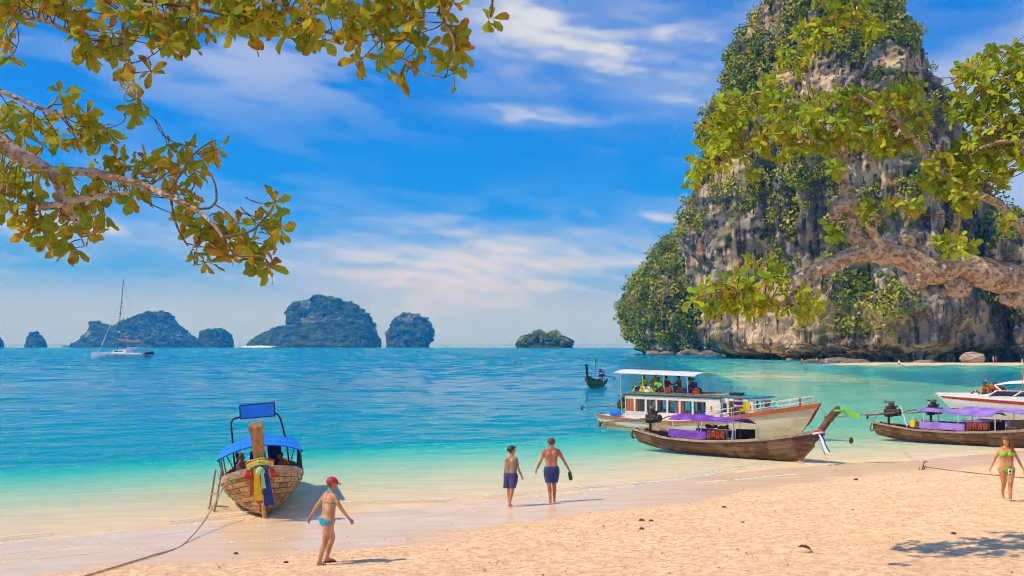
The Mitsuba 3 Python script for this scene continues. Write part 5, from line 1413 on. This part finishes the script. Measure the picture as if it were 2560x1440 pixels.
    for j, (n_, pr) in enumerate(B):
        best = np.full(len(v), 9.0)
        for i in range(len(pr)):
            for l in range(i + 1, len(pr)):
                a, b = pr[i][0], pr[l][0]; ab = b - a; t = np.clip(((v - a) @ ab) / (ab @ ab + 1e-9), 0, 1)
                dd = np.linalg.norm(v - a - t[:, None] * ab, axis=1) - (pr[i][1] * (1 - t) + pr[l][1] * t)
                best = np.minimum(best, dd)
        dist.append(best); names.append(n_)
    near_ = np.array(names)[np.argmin(np.array(dist), 0)]
    vn = tm.vertex_normals
    un = (v - hip) @ Tm                             # upright torso frame
    hl_ = (v - hc) @ Hm

    def shell(name, sel, offset, matl, wave=0.0, smooth=True):
        fs = f[sel[f].all(1)]
        if not len(fs): return
        u_ids, inv_ = np.unique(fs, return_inverse=True)
        w = v[u_ids] + vn[u_ids] * (offset + wave * (meshkit.fbm(v[u_ids] * [28, 28, 7], 2, 3) - .4)[:, None] if wave else offset)
        obj(name, move((w, inv_.reshape(-1, 3)), Mw), matl, key, smooth=True)
    isin = lambda *n_: np.isin(near_, n_)
    tors = isin('pelvis', 'waist', 'chest', 'yoke')
    zt = un[:, 2] + .515
    for kind, matl in clothes:
        if kind == 'bikini_bottom':
            top = .552 - .02 * np.abs(un[:, 1]) / .06
            leg = .450 + .75 * np.maximum(np.abs(v[:, 1]) - .012, 0) * np.where(v[:, 0] > 0, 1.1, .45)
            shell(kind, isin('pelvis', 'waist', 'thighL', 'thighR') & (zt < top) & (v[:, 2] > leg), .007, matl)
        elif kind == 'bikini_top':
            cup = isin('chest') & (zt > .705) & (zt < .765 - .4 * np.abs(np.abs(un[:, 1]) - .042) ) & (un[:, 0] > .02)
            strap = isin('chest', 'waist') & (zt > .703) & (zt < .722)
            tie = isin('neck', 'yoke') & (zt > .826) & (zt < .848)
            shell(kind, cup | strap, .007, matl); shell('neck_strap', tie, .006, matl)
        elif kind == 'bandeau':
            shell(kind, isin('chest') & (zt > .704 + .02 * (np.abs(un[:, 1]) < .014)) & (zt < np.where(un[:, 0] > .01, .765 - .035 * (np.abs(un[:, 1]) < .016), .728)), .008, matl)
        elif kind == 'shorts' or kind == 'trunks':
            hem = .335 if kind == 'shorts' else .40
            th_ = np.zeros(len(v), bool)
            for sd in 'LR':
                j = [i for i, n_ in enumerate(names) if n_ == 'thigh' + sd][0]; a, b = B[j][1][0][0], B[j][1][-1][0]
                t = ((v - a) @ (b - a)) / ((b - a) @ (b - a)); th_ |= (near_ == 'thigh' + sd) & (t < (.83 if kind == 'shorts' else .6))
            shell(kind, (isin('pelvis', 'waist') & (zt < .565)) | th_, .013, matl, .012)
        elif kind == 'tank_top':
            neckline = .80 - .05 * (np.abs(un[:, 1]) < .045)
            shell(kind, isin('pelvis', 'waist', 'chest', 'yoke') & (zt > .548) & (zt < neckline), .010, matl, .006)
        elif kind == 'shirt':
            shell(kind, (tors & (zt > .53) & (zt < .825)) | isin('armL', 'armR'), .011, matl, .006)
        elif kind == 'dress':
            shell(kind, (tors & (zt < .80)) | isin('thighL', 'thighR'), .014, matl, .01)
        elif kind == 'cap':
            sel = isin('head', 'ear') & (hl_[:, 2] > .012 + .35 * (np.maximum(hl_[:, 0], 0)) * 0)
            shell('cap', isin('head') & (hl_[:, 2] > .010), .012, matl)
            a = np.linspace(-.9, .9, 12); g = np.stack([np.stack([.062 * np.cos(a), .062 * np.sin(a), 0 * a + .022], 1), np.stack([.105 * np.cos(a * .8), .075 * np.sin(a * .9), 0 * a + .010], 1)])
            w, ff = sheet(g, .006); obj('visor', move((hc + w @ Hm.T, ff), Mw), matl, key)
        elif kind == 'sandals':
            for sd in 'LR':
                ank, R3 = tips['ank' + sd]; w, ff = box(.155, .055, .012, (.04, 0, -.047), .005); w2, f2 = tube([(.04, .03, -.04), (.055, 0, -.012), (.04, -.03, -.04)], .006, 6)
                obj('sandal', move(join((ank + w @ R3.T, ff), (ank + w2 @ R3.T, f2)), Mw), matl, key)
    hm_, style = hair
    hline = np.where(hl_[:, 0] > .012, .030, np.where(hl_[:, 0] > -.02, .0, -.045 if style != 'crop' else -.03))
    if 'cap' not in [c for c, _ in clothes]: shell('hair', isin('head', 'ear', 'neck') & (hl_[:, 2] > hline), .007 if style == 'crop' else .014, hm_, .016)
    else: shell('hair', isin('head', 'neck') & (hl_[:, 2] > -.04) & (hl_[:, 2] < .012) & (hl_[:, 0] < .0), .008, hm_, .008)
    if style == 'bun':
        w, ff = boulder((-.062, 0, .012), (.030, .032, .030), 5, 2, .12, 9); obj('hair_bun', move((hc + w @ Hm.T, ff), Mw), hm_, key)
    if style == 'long':
        rad = np.array([.030, .034, .034, .032, .028, .023, .016, .007])
        parts_ = [tube(curve([(a, y0, .045), (a - .015, y1, -.02), (a, y2, -.10), (a + dx, y2 * 1.05, -.18 + .02 * abs(y2) / .06)], 8), rad, 8) for a, y0, y1, y2, dx in
                  ((-.02, .03, .055, .062, .03), (-.02, -.03, -.055, -.066, .035), (-.035, .02, .035, .04, .0), (-.035, -.02, -.035, -.04, .0), (-.045, 0, 0, 0, -.01), (-.005, .045, .062, .072, .05), (-.005, -.045, -.062, -.074, .05))]
        w, ff = join(*parts_); obj('hair_length', move((hc + w @ Hm.T, ff), Mw), hm_, key)
    if face:
        for k in (-1, 1):
            w, ff = boulder((.058, k * .019, .008), (.0045, .0075, .0045), 3, 1, 0, 9); obj('eye', move((hc + w @ Hm.T, ff), Mw), 'eye_dark', key)
        w, ff = boulder((.055, 0, -.038), (.005, .014, .0045), 3, 1, 0, 9); obj('mouth', move((hc + w @ Hm.T, ff), Mw), 'lip', key)
    return key, Mw, tips


def on_sand(px, py):
    """Point of the ground seen at a pixel."""
    z = 0.0
    for _ in range(12):
        q = pix(px, py, z=z); z = float(ground_z(q[0], q[1]))
    q[2] = z
    return q


# woman with the red cap, walking right
q = on_sand(818, 1409); q[2] -= .02
person('person in a red cap and turquoise bikini walking along the wet sand, seen from behind', q, 33, 1.66,
       dict(lean=6, turn=6, head=(-22, 6), lR=(-12, 6, 1), lL=(24, 42, 1), footL=2, footR=6, aR=(20, 34, 12, 0), aL=(-24, 22, 8, 0)), 'skin_tan',
       [('bikini_bottom', 'bikini_teal'), ('bikini_top', 'bikini_teal'), ('cap', 'cap_red'), ('sandals', 'sandal_brown')], ('hair_brown', 'crop'), fem=True, stout=1.12, res=.0105)
# man in blue shorts, walking away
q = on_sand(1379, 1256); q[2] -= .01
kman, Mw, tips = person('bare-chested person in blue shorts walking away with green flip-flops in the right hand', q, 98, 1.82,
       dict(lean=3, turn=0, head=(14, 2), lL=(-6, 10, -2), lR=(7, 10, -1), aL=(6, 22, 14, 0), aR=(-2, 30, 6, 0), curlR=.7), 'skin_red', [('shorts', 'shorts_blue')], ('hair_short_brown', 'crop'), stout=1.06, res=.013)
k = thing('flip_flops', 'pair of dark green flip-flops held by the person in blue shorts', 'footwear')
c, Hn = tips['handR']
for i, dy in enumerate((-.012, .014)):
    t = np.linspace(0, 1, 9); hwid = np.array([.010, .022, .025, .023, .020, .021, .026, .025, .012])
    g = np.stack([np.stack([-hwid, 0 * t + dy + .004 * np.sin(t * 5), -.035 - .155 * t + .045], 1), np.stack([hwid, 0 * t + dy, -.035 - .155 * t + .045], 1)])
    w, ff = sheet(g, .012)
    obj('sole', move((c + w @ (Rz(60) @ Hn * 1).T, ff), Mw), 'flipflop_green', k)
    w, ff = tube([(-.022, dy + .006, -.07), (0, dy + .028, -.04), (.022, dy + .006, -.07)], .005, 6); obj('strap', move((c + w @ (Rz(60) @ Hn).T, ff), Mw), 'flipflop_green', k)
# woman in taupe top and navy shorts
q = on_sand(1277, 1266); q[2] -= .01
kw2, Mw, tips = person('dark-haired person in taupe top and navy shorts walking left of the person in blue shorts', q, 62, 1.66,
       dict(lean=5, head=(-38, 4), lL=(9, 10, -1), lR=(-14, 10, 0), aL=(0, 8, 14, 0), aR=(10, 12, 22, 0)), 'skin_tan', [('shorts', 'shorts_navy'), ('tank_top', 'top_taupe')], ('hair_dark', 'bun'), fem=True, stout=1.05, res=.013)
k = thing('towel', 'teal cloth hanging from the hand of the person in navy shorts', 'towel')
c, Hn = tips['handL']
g = np.array([[(c[0] + .02 * math.sin(6 * a) + .01, c[1] + .045 * (a - .5) * (1 + .6 * b), c[2] + .01 - .14 * b) for a in np.linspace(0, 1, 9)] for b in np.linspace(0, 1, 6)])
scene[k] = mikit.ply(move(sheet(g, .012), Mw), 'teal_towel', smooth=60)
# woman in green bikini coming towards us
q = on_sand(2519, 1254); q[2] -= .015
kw3, Mw, tips = person('person in a bright green bikini walking towards us at the right edge', q, -104, 1.66,
       dict(lean=2, turn=-6, head=(-30, 14), lL=(6, 4, -3), lR=(-8, 42, -5), footR=50, footL=0, aL=(-10, 26, 10, 0), aR=(6, 26, 14, 0)), 'skin_gold', [('bikini_bottom', 'bikini_green'), ('bandeau', 'bikini_green')], ('hair_brown', 'long'), fem=True, stout=1.12, res=.013)
k = thing('phone_pouch', 'white pouch with black centre at the hip of the person in green', 'pouch')
obj('case', move(box(.014, .052, .07, (.066, .030, .475), .006), Mw), 'white_cloth', k); obj('window', move(box(.006, .026, .032, (.074, .030, .478), .002), Mw), 'black_frame', k)
obj('cord', move(tube([(.064, .03, .51), (.066, .045, .545), (.04, .075, .56)], .003, 5), Mw), 'black_frame', k)

SIT = dict(sit=True, lean=4, lL=(112, 122, 10), lR=(108, 120, 10), aL=(40, 8, 46, 0), aR=(46, 8, 40, 0))


def seated(label, M, p, hd, H, skin, shirt, hair='hair_dark', group=None, **pose):
    cl = [('shirt', shirt)] if shirt else []
    return person(label, p, hd, H, {**SIT, **pose}, skin, cl + [('trunks', 'shorts_navy')], (hair, 'crop'), res=.034, M0=M, group=group, face=False)


G = 'passengers under the awning of the tour boat'
zb = 1.90
for i, (x, y, h_, sk, sh, what, lean) in enumerate([(-3.55, -.55, -70, 'skin_brown', 'lime_cloth', 'lime shirt, nearest the stern', 8), (-3.0, -.2, -100, 'skin_red', 'shirt_orange', 'orange shirt', 2), (-2.75, .5, 80, 'skin_tan', 'red_cloth', 'red shirt, back row', 0),
                                      (-2.35, -.62, -80, 'skin_brown', 'green_cloth', 'green shirt at the rail', 12), (-1.15, -.25, -160, 'skin_brown', 'maroon_wood', 'dark red shirt, sitting tall', 4), (-.45, .1, 200, 'skin_brown', 'shirt_orange', 'orange shirt towards the bow', 16), (.05, -.3, 170, 'skin_tan', 'navy_cloth', 'navy shirt nearest the bow', 20)]):
    seated(f'passenger on the tour boat roof in {what}', MT, (.89 * x - .1, y, zb + (.12 if i in (0, 1, 4) else 0)), h_, 1.6, sk, sh, lean=lean)
for i, (x, y, c, what) in enumerate([(.89 * a - .1, b, c_, w_) for a, b, c_, w_ in [(-4.05, -.75, 'lime_cloth', 'lime'), (-3.75, -.85, 'navy_cloth', 'navy'), (-3.35, -.95, 'yellow_cloth', 'yellow'), (-2.9, -.98, 'white_cloth', 'white'), (-2.6, -.92, 'lime_cloth', 'second lime'), (-1.9, -.85, 'black_frame', 'black'), (-1.5, -.9, 'maroon_wood', 'maroon'), (-.8, -.6, 'dark_wood', 'dark brown'), (-.3, -.7, 'navy_cloth', 'second navy'), (.3, -.6, 'orange_vest', 'orange'), (.12, -.2, 'black_frame', 'second black')]]):
    k = thing('bag', f'{what} bag piled at the roof edge of the tour boat', 'bag', 'bags on the tour boat roof')
    obj('sack', move(boulder((x, y, 1.98), (.24, .19, .22), 60 + i, 3, .22), MT), c, k); obj('strap', move(tube(curve([(x - .12, y - .15, 2.03), (x, y - .22, 2.17), (x + .12, y - .15, 2.03)], 8), .02, 6), MT), 'black_frame', k)
# people on the blue-canopied boat
def seat_at(hull, t, y, w=.72): q = hull.at(t, w, 1) ; return np.array([q[0], y, q[2] + .06])
seated('dark-skinned person sitting bare-chested under the blue canopy, looking right', ML, (.95, -.62, .42), 60, 1.66, 'skin_brown', None, lean=8)
seated('passenger in a navy shirt at the left side of the blue canopy boat', ML, (-.1, -.75, .36), 80, 1.62, 'skin_brown', 'navy_cloth', lean=10)
seated('passenger in an orange shirt at the right side of the blue canopy boat', ML, (.55, .72, .36), -70, 1.55, 'skin_brown', 'orange_vest', lean=14)
seated('boatman in a blue shirt in the stern of the blue canopy boat', ML, (-2.3, -.1, .45), 0, 1.62, 'skin_brown', 'shirt_blue', lean=6)
for i, (x, y, c, what) in enumerate([(1.6, -.62, 'shirt_blue', 'blue'), (.2, .3, 'white_cloth', 'white'), (-.6, .0, 'navy_cloth', 'navy'), (-1.1, .5, 'maroon_wood', 'maroon')]):
    k = thing('bag', f'{what} bag lying in the blue canopy boat', 'bag', 'bags in the blue canopy boat')
    obj('sack', move(boulder((x, y, .55), (.24, .2, .2), 80 + i, 3, .2), ML), c, k)
    obj('strap', move(tube(curve([(x - .12, y, .7), (x, y - .04, .84), (x + .12, y, .7)], 8), .02, 6), ML), 'black_frame', k)
# speedboat crew, far boatman
seated('person in orange sitting on the speedboat bow', MS, (3.35, .35, 1.40), 120, 1.55, 'skin_brown', 'shirt_orange', lean=10)
seated('person in red sitting on the speedboat bow, nearer the windscreen', MS, (2.75, .25, 1.40), 90, 1.55, 'skin_brown', 'red_cloth', lean=12)
seated('person in a red shirt with pale hat beside the windscreen of the speedboat', MS, (2.42, .1, 1.40), 100, 1.5, 'skin_tan', 'red_cloth', hair='white_cloth', lean=16)
seated('driver in a blue shirt in the far dark longtail boat', MF, (-2.0, 0, .98), 10, 1.66, 'skin_brown', 'shirt_blue', lean=2)
# swimmers and strollers at the foot of the cliff
ST = dict(lL=(10, 6, 2), lR=(-10, 6, 2), aL=(12, 14, 20, 0), aR=(-12, 14, 20, 0))
for px, py, what, sk, cl, hd in [(2066, 915, 'pale person wading below the cliff, hands at the sides', 'skin_fair', [('trunks', 'shirt_pink')], 250), (2248, 918, 'person in white on the far sand spit', 'skin_fair', [('shirt', 'white_cloth'), ('trunks', 'red_cloth')], 200),
                           (2484, 915, 'person in pale clothes beside the boulder', 'skin_fair', [('shirt', 'shirt_pink')], 180), (2491, 915, 'person in a red sarong beside the boulder', 'skin_tan', [('dress', 'red_cloth')], 160), (2556, 913, 'person on the spit at the right edge', 'skin_fair', [('trunks', 'shirt_pink')], 200),
                           (2055, 915, 'person in dark trunks wading left of the pale wader', 'skin_tan', [('trunks', 'navy_cloth')], 270), (2005, 913, 'distant bather standing in the shallows', 'skin_red', [('trunks', 'navy_cloth')], 240), (2042, 914, 'distant bather in the shallows nearer the rocks', 'skin_red', [('trunks', 'maroon_wood')], 200)]:
    q = on_sand(px, py)
    person(what, q + [0, 0, -.05], hd, 1.75, ST, sk, cl, ('hair_brown', 'crop'), res=.045, face=False)
# ---------------------------------------------------------------- ropes, buoys, foam and what lies on the sand
def sag(a, b, s, n=24):
    u = np.linspace(0, 1, n)[:, None]
    return a + (b - a) * u - np.array([0, 0, 1]) * s * 4 * u * (1 - u)


def rope(label, pts, r=.016, matl='rope_fibre'):
    k = thing('rope', label, 'rope'); pts = np.asarray(pts, float)
    # three twisted strands
    m = []
    fine = curve(pts, max(40, len(pts) * 3)); t = unit(np.gradient(fine, axis=0)); a = unit(np.cross(t, [0, 0, 1.0])); b = np.cross(t, a)
    ph = np.linspace(0, len(fine) * 1.1, len(fine))[:, None]
    for i in range(3):
        m.append(tube(fine + r * .5 * (a * np.cos(ph + i * 2.094) + b * np.sin(ph + i * 2.094)), r * .62, 5))
    scene[k] = mikit.ply(join(*m), matl, smooth=60)
    return k


g0 = W(ML, hl.at(.86, 1.0, -1, 0) + [0, 0, .03])
touch = on_sand(452, 1366); e1 = on_sand(380, 1392); e2 = on_sand(300, 1417); e3 = on_sand(215, 1443); e4 = on_sand(120, 1475)
air = sag(g0, touch, .22, 20)
ground = [q + [0, 0, .025] for q in (e1, e2, e3, e4)]
rope('mooring rope running from the blue canopy boat down across the sand to the left corner', np.vstack([W(ML, hl.at(.9, .98, 1, -.3)), air, *[g[None] for g in ground]]), .019)
sh = W(MM, plm[4]); rope('thin anchor rope from the prow of the purple longtail boat to the beach', sag(sh, on_sand(2075, 1166) + [0, 0, .02], .1), .014)
bw = W(MT, ht.at(1.0, 1.0) * [1, 0, 1]); bq = pix(2128, 1106, z=.0)
rope('rope from the bow of the tour boat to the small brown float', sag(bw, bq + [0, 0, .1], .12), .016)
rope('rope hanging from the tour boat bow down to its waterline', sag(bw + [-.1, 0, -.1], W(MT, ht.at(.93, .35, -1, .02)), .05, 10), .016)
rope('pale rope from the speedboat bow to the engine of the hidden longtail', sag(W(MS, hs.at(1.0, 1.0) * [1, 0, 1]), W(MB, (-4.2, 0, 1.2)), .1), .022)
an = on_sand(2310, 1174)
rope('rope lying over the wet sand from the iron anchor to the right edge', [an + [0, 0, .1], *[on_sand(x, y) + [0, 0, .015] for x, y in ((2370, 1176), (2440, 1184), (2520, 1192), (2600, 1198))]], .014, 'dark_rope_fibre')
rope('rope from the iron anchor up to the lilac longtail boat', sag(an + [0, 0, .2], pix(2250, 1120, z=.1), .02, 12), .012)
k = thing('float', 'small brown float on the end of the tour boat rope', 'float')
obj('ball', boulder(bq + [0, 0, .08], (.1, .1, .14), 5, 3, .08, 9), 'dark_wood', k); obj('ring', tube(ringpts(bq + [0, 0, .22], .05, .05, 0), .015, 6, caps=False), 'dark_metal', k)
k = thing('anchor', 'dark iron anchor standing in the wet sand near the right edge', 'anchor')
obj('shank', tube([an + np.array([-.12, 0, -.05]) * .6, an + np.array([.05, .05, .42]) * .6], .02, 7), 'dark_metal', k)
obj('fluke', tube(curve([an + np.array([-.32, -.1, .16]) * .6, an + np.array([-.24, -.04, -.02]) * .6, an + np.array([-.12, 0, -.04]) * .6, an + np.array([.04, .05, .05]) * .6, an + np.array([.12, .1, .22]) * .6], 14), [.008, .013, .017, .018, .02, .02, .02, .02, .02, .02, .018, .016, .012, .007], 7), 'dark_metal', k)
obj('ring', tube(ringpts(an + np.array([.12, .05, .44]) * .6, .055, .02, .0), .016, 6, caps=False), 'dark_metal', k)
k = thing('buoy', 'small orange buoy far out on the blue water', 'buoy')
q = pix(1287, 908, z=0); obj('ball', boulder(q + [0, 0, .25], (.42, .42, .42), 7, 3, .0, 9), 'orange_paint', k); obj('eye', tube(ringpts(q + [0, 0, .68], .1, .1, 0), .03, 6, caps=False), 'dark_metal', k)
k = thing('leaf_litter', 'curled brown dead leaf lying on the dry sand', 'leaf')
q = on_sand(2022, 1381); v, f = leaf_template(.3, .5, 1, np.random.default_rng(2)); R = rot([0, 0, 1], 12) @ rot([1, 0, 0], 25)
scene[k] = mikit.ply(((v * [.3, .38, .3]) @ R.T + q + [-.2, 0, .1], f), 'sandal_brown', smooth=40)
for px, py, s, what in [(1604, 1303, .10, 'dark bit of coral at the dry sand edge, upper left of a close trio'), (1627, 1303, .08, 'dark bit of coral at the dry sand edge, upper right of a close trio'), (1604, 1323, .08, 'dark bit of coral, lowest of the close trio on the sand'),
                        (1810, 1269, .08, 'dark pebble on the upper sand below the foam strip'), (1857, 1307, .06, 'small dark pebble in the middle of the open sand'), (590, 1385, .07, 'dark pebble on the wet sand below the blue canopy boat'),
                        (715, 1407, .07, 'dark pebble on the sand left of the person in the red cap'), (2384, 1335, .08, 'dark pebble just above the leaf shadow at the right'), (2140, 1200, .10, 'larger dark clump on the wet sand below the purple boat bow')]:
    k = thing('pebble', what, 'pebble', 'dark bits scattered on the sand')
    scene[k] = mikit.ply(boulder(on_sand(px, py) + [0, 0, s * .2], (s * .7, s * .55, s * .35), int(px), 2, .3), 'sandal_brown', smooth=40)
# broken shell and coral, too small to count
rs_ = np.random.default_rng(77); ms = []
base_ = trimesh.creation.icosphere(0)
while len(ms) < 1500:
    x, y = rs_.uniform(-11, 20), rs_.uniform(15.5, 38)
    if abs(x) > .62 * y: continue
    z = float(ground_z(x, y))
    if z < .2 + .15 * rs_.uniform(): continue
    if meshkit.fbm(np.array([x * .5, y * .5, 0]), 3, 6) < .42 + .12 * rs_.uniform(): continue
    s = rs_.uniform(.004, .013) * (1.8 if rs_.uniform() < .07 else 1)
    ms.append((np.array(base_.vertices) * rs_.uniform(.5, 1.4, 3) * s * [1, 1, .7] + [x, y, z + .012], np.array(base_.faces)))
mat('shell_bits', grain((.40, .23, .11), (.22, .12, .06), (40, 40, 40)), rough=.9)
obj('shell_debris', join(*ms), 'shell_bits', smooth=False, kind='stuff', label='brown bits of shell and coral strewn over the dry sand')
labels['shell_debris']['category'] = 'debris'


# foam: small bubbles and ridges along the edge of the wash
def foam_line(pts, width, dens, seed, hgt=.02):
    r_ = np.random.default_rng(seed); c = curve(np.array(pts), 400); out = []
    n = int(dens * np.linalg.norm(np.diff(c[:, :2], axis=0), axis=1).sum()); k = 0
    while len(out) < n and k < n * 6:
        k += 1
        i = r_.integers(0, 399); p = c[i] + (c[min(i + 1, 399)] - c[i]) * r_.uniform()
        gate = meshkit.fbm(np.array([p[0] * .9, p[1] * .9, seed]), 3, seed)
        if gate < .42: continue
        w = width * (.3 + 1.4 * (gate - .42)); off = r_.normal() * w
        s = r_.uniform(.25, 1) * hgt
        x, y = p[0] + .3 * off, p[1] + off
        z = max(float(ground_z(x, y)), 0.0 if y < float(shore(x)) + .4 else .03)
        out.append((np.array(base_.vertices) * [s * r_.uniform(1.5, 4), s * r_.uniform(1, 2.4), s * .8] + [x, y, z + s * .25], np.array(base_.faces)))
    return out


xs_ = np.linspace(-16, 22, 60)
edge = [(x, float(shore(x)) + .12 * math.sin(1.1 * x) + .1 * math.sin(2.7 * x + 1), 0) for x in xs_]
lines = foam_line(edge, .10, 42, 5, .018)
lines += foam_line([(q[0], q[1], 0) for q in (on_sand(1740, 1207), on_sand(1800, 1203), on_sand(1880, 1196), on_sand(1945, 1190), on_sand(1992, 1187))], .10, 170, 7, .022)
lines += foam_line([(x, float(shore(x)) + (.9 + .5 * math.sin(.35 * x + 3) + .25 * math.sin(.9 * x + 6)) / .86, 0) for x in np.linspace(-15, 12, 90)], .05, 60, 12, .02)
lines += foam_line([(x, float(shore(x)) - 1.9 + .3 * math.sin(.7 * x), 0) for x in np.linspace(-14, 3, 30)], .07, 26, 9, .014)
lines += foam_line([(x, float(shore(x)) - 3.9 + .4 * math.sin(.5 * x + 1), 0) for x in np.linspace(-14, -5, 20)], .06, 26, 10, .014)
mat('foam_white', (.86, .84, .80), rough=.5)
obj('foam', join(*lines), 'foam_white', smooth=True, kind='stuff', label='thin lines of white foam along the edge of the wash')
labels['foam']['category'] = 'foam'
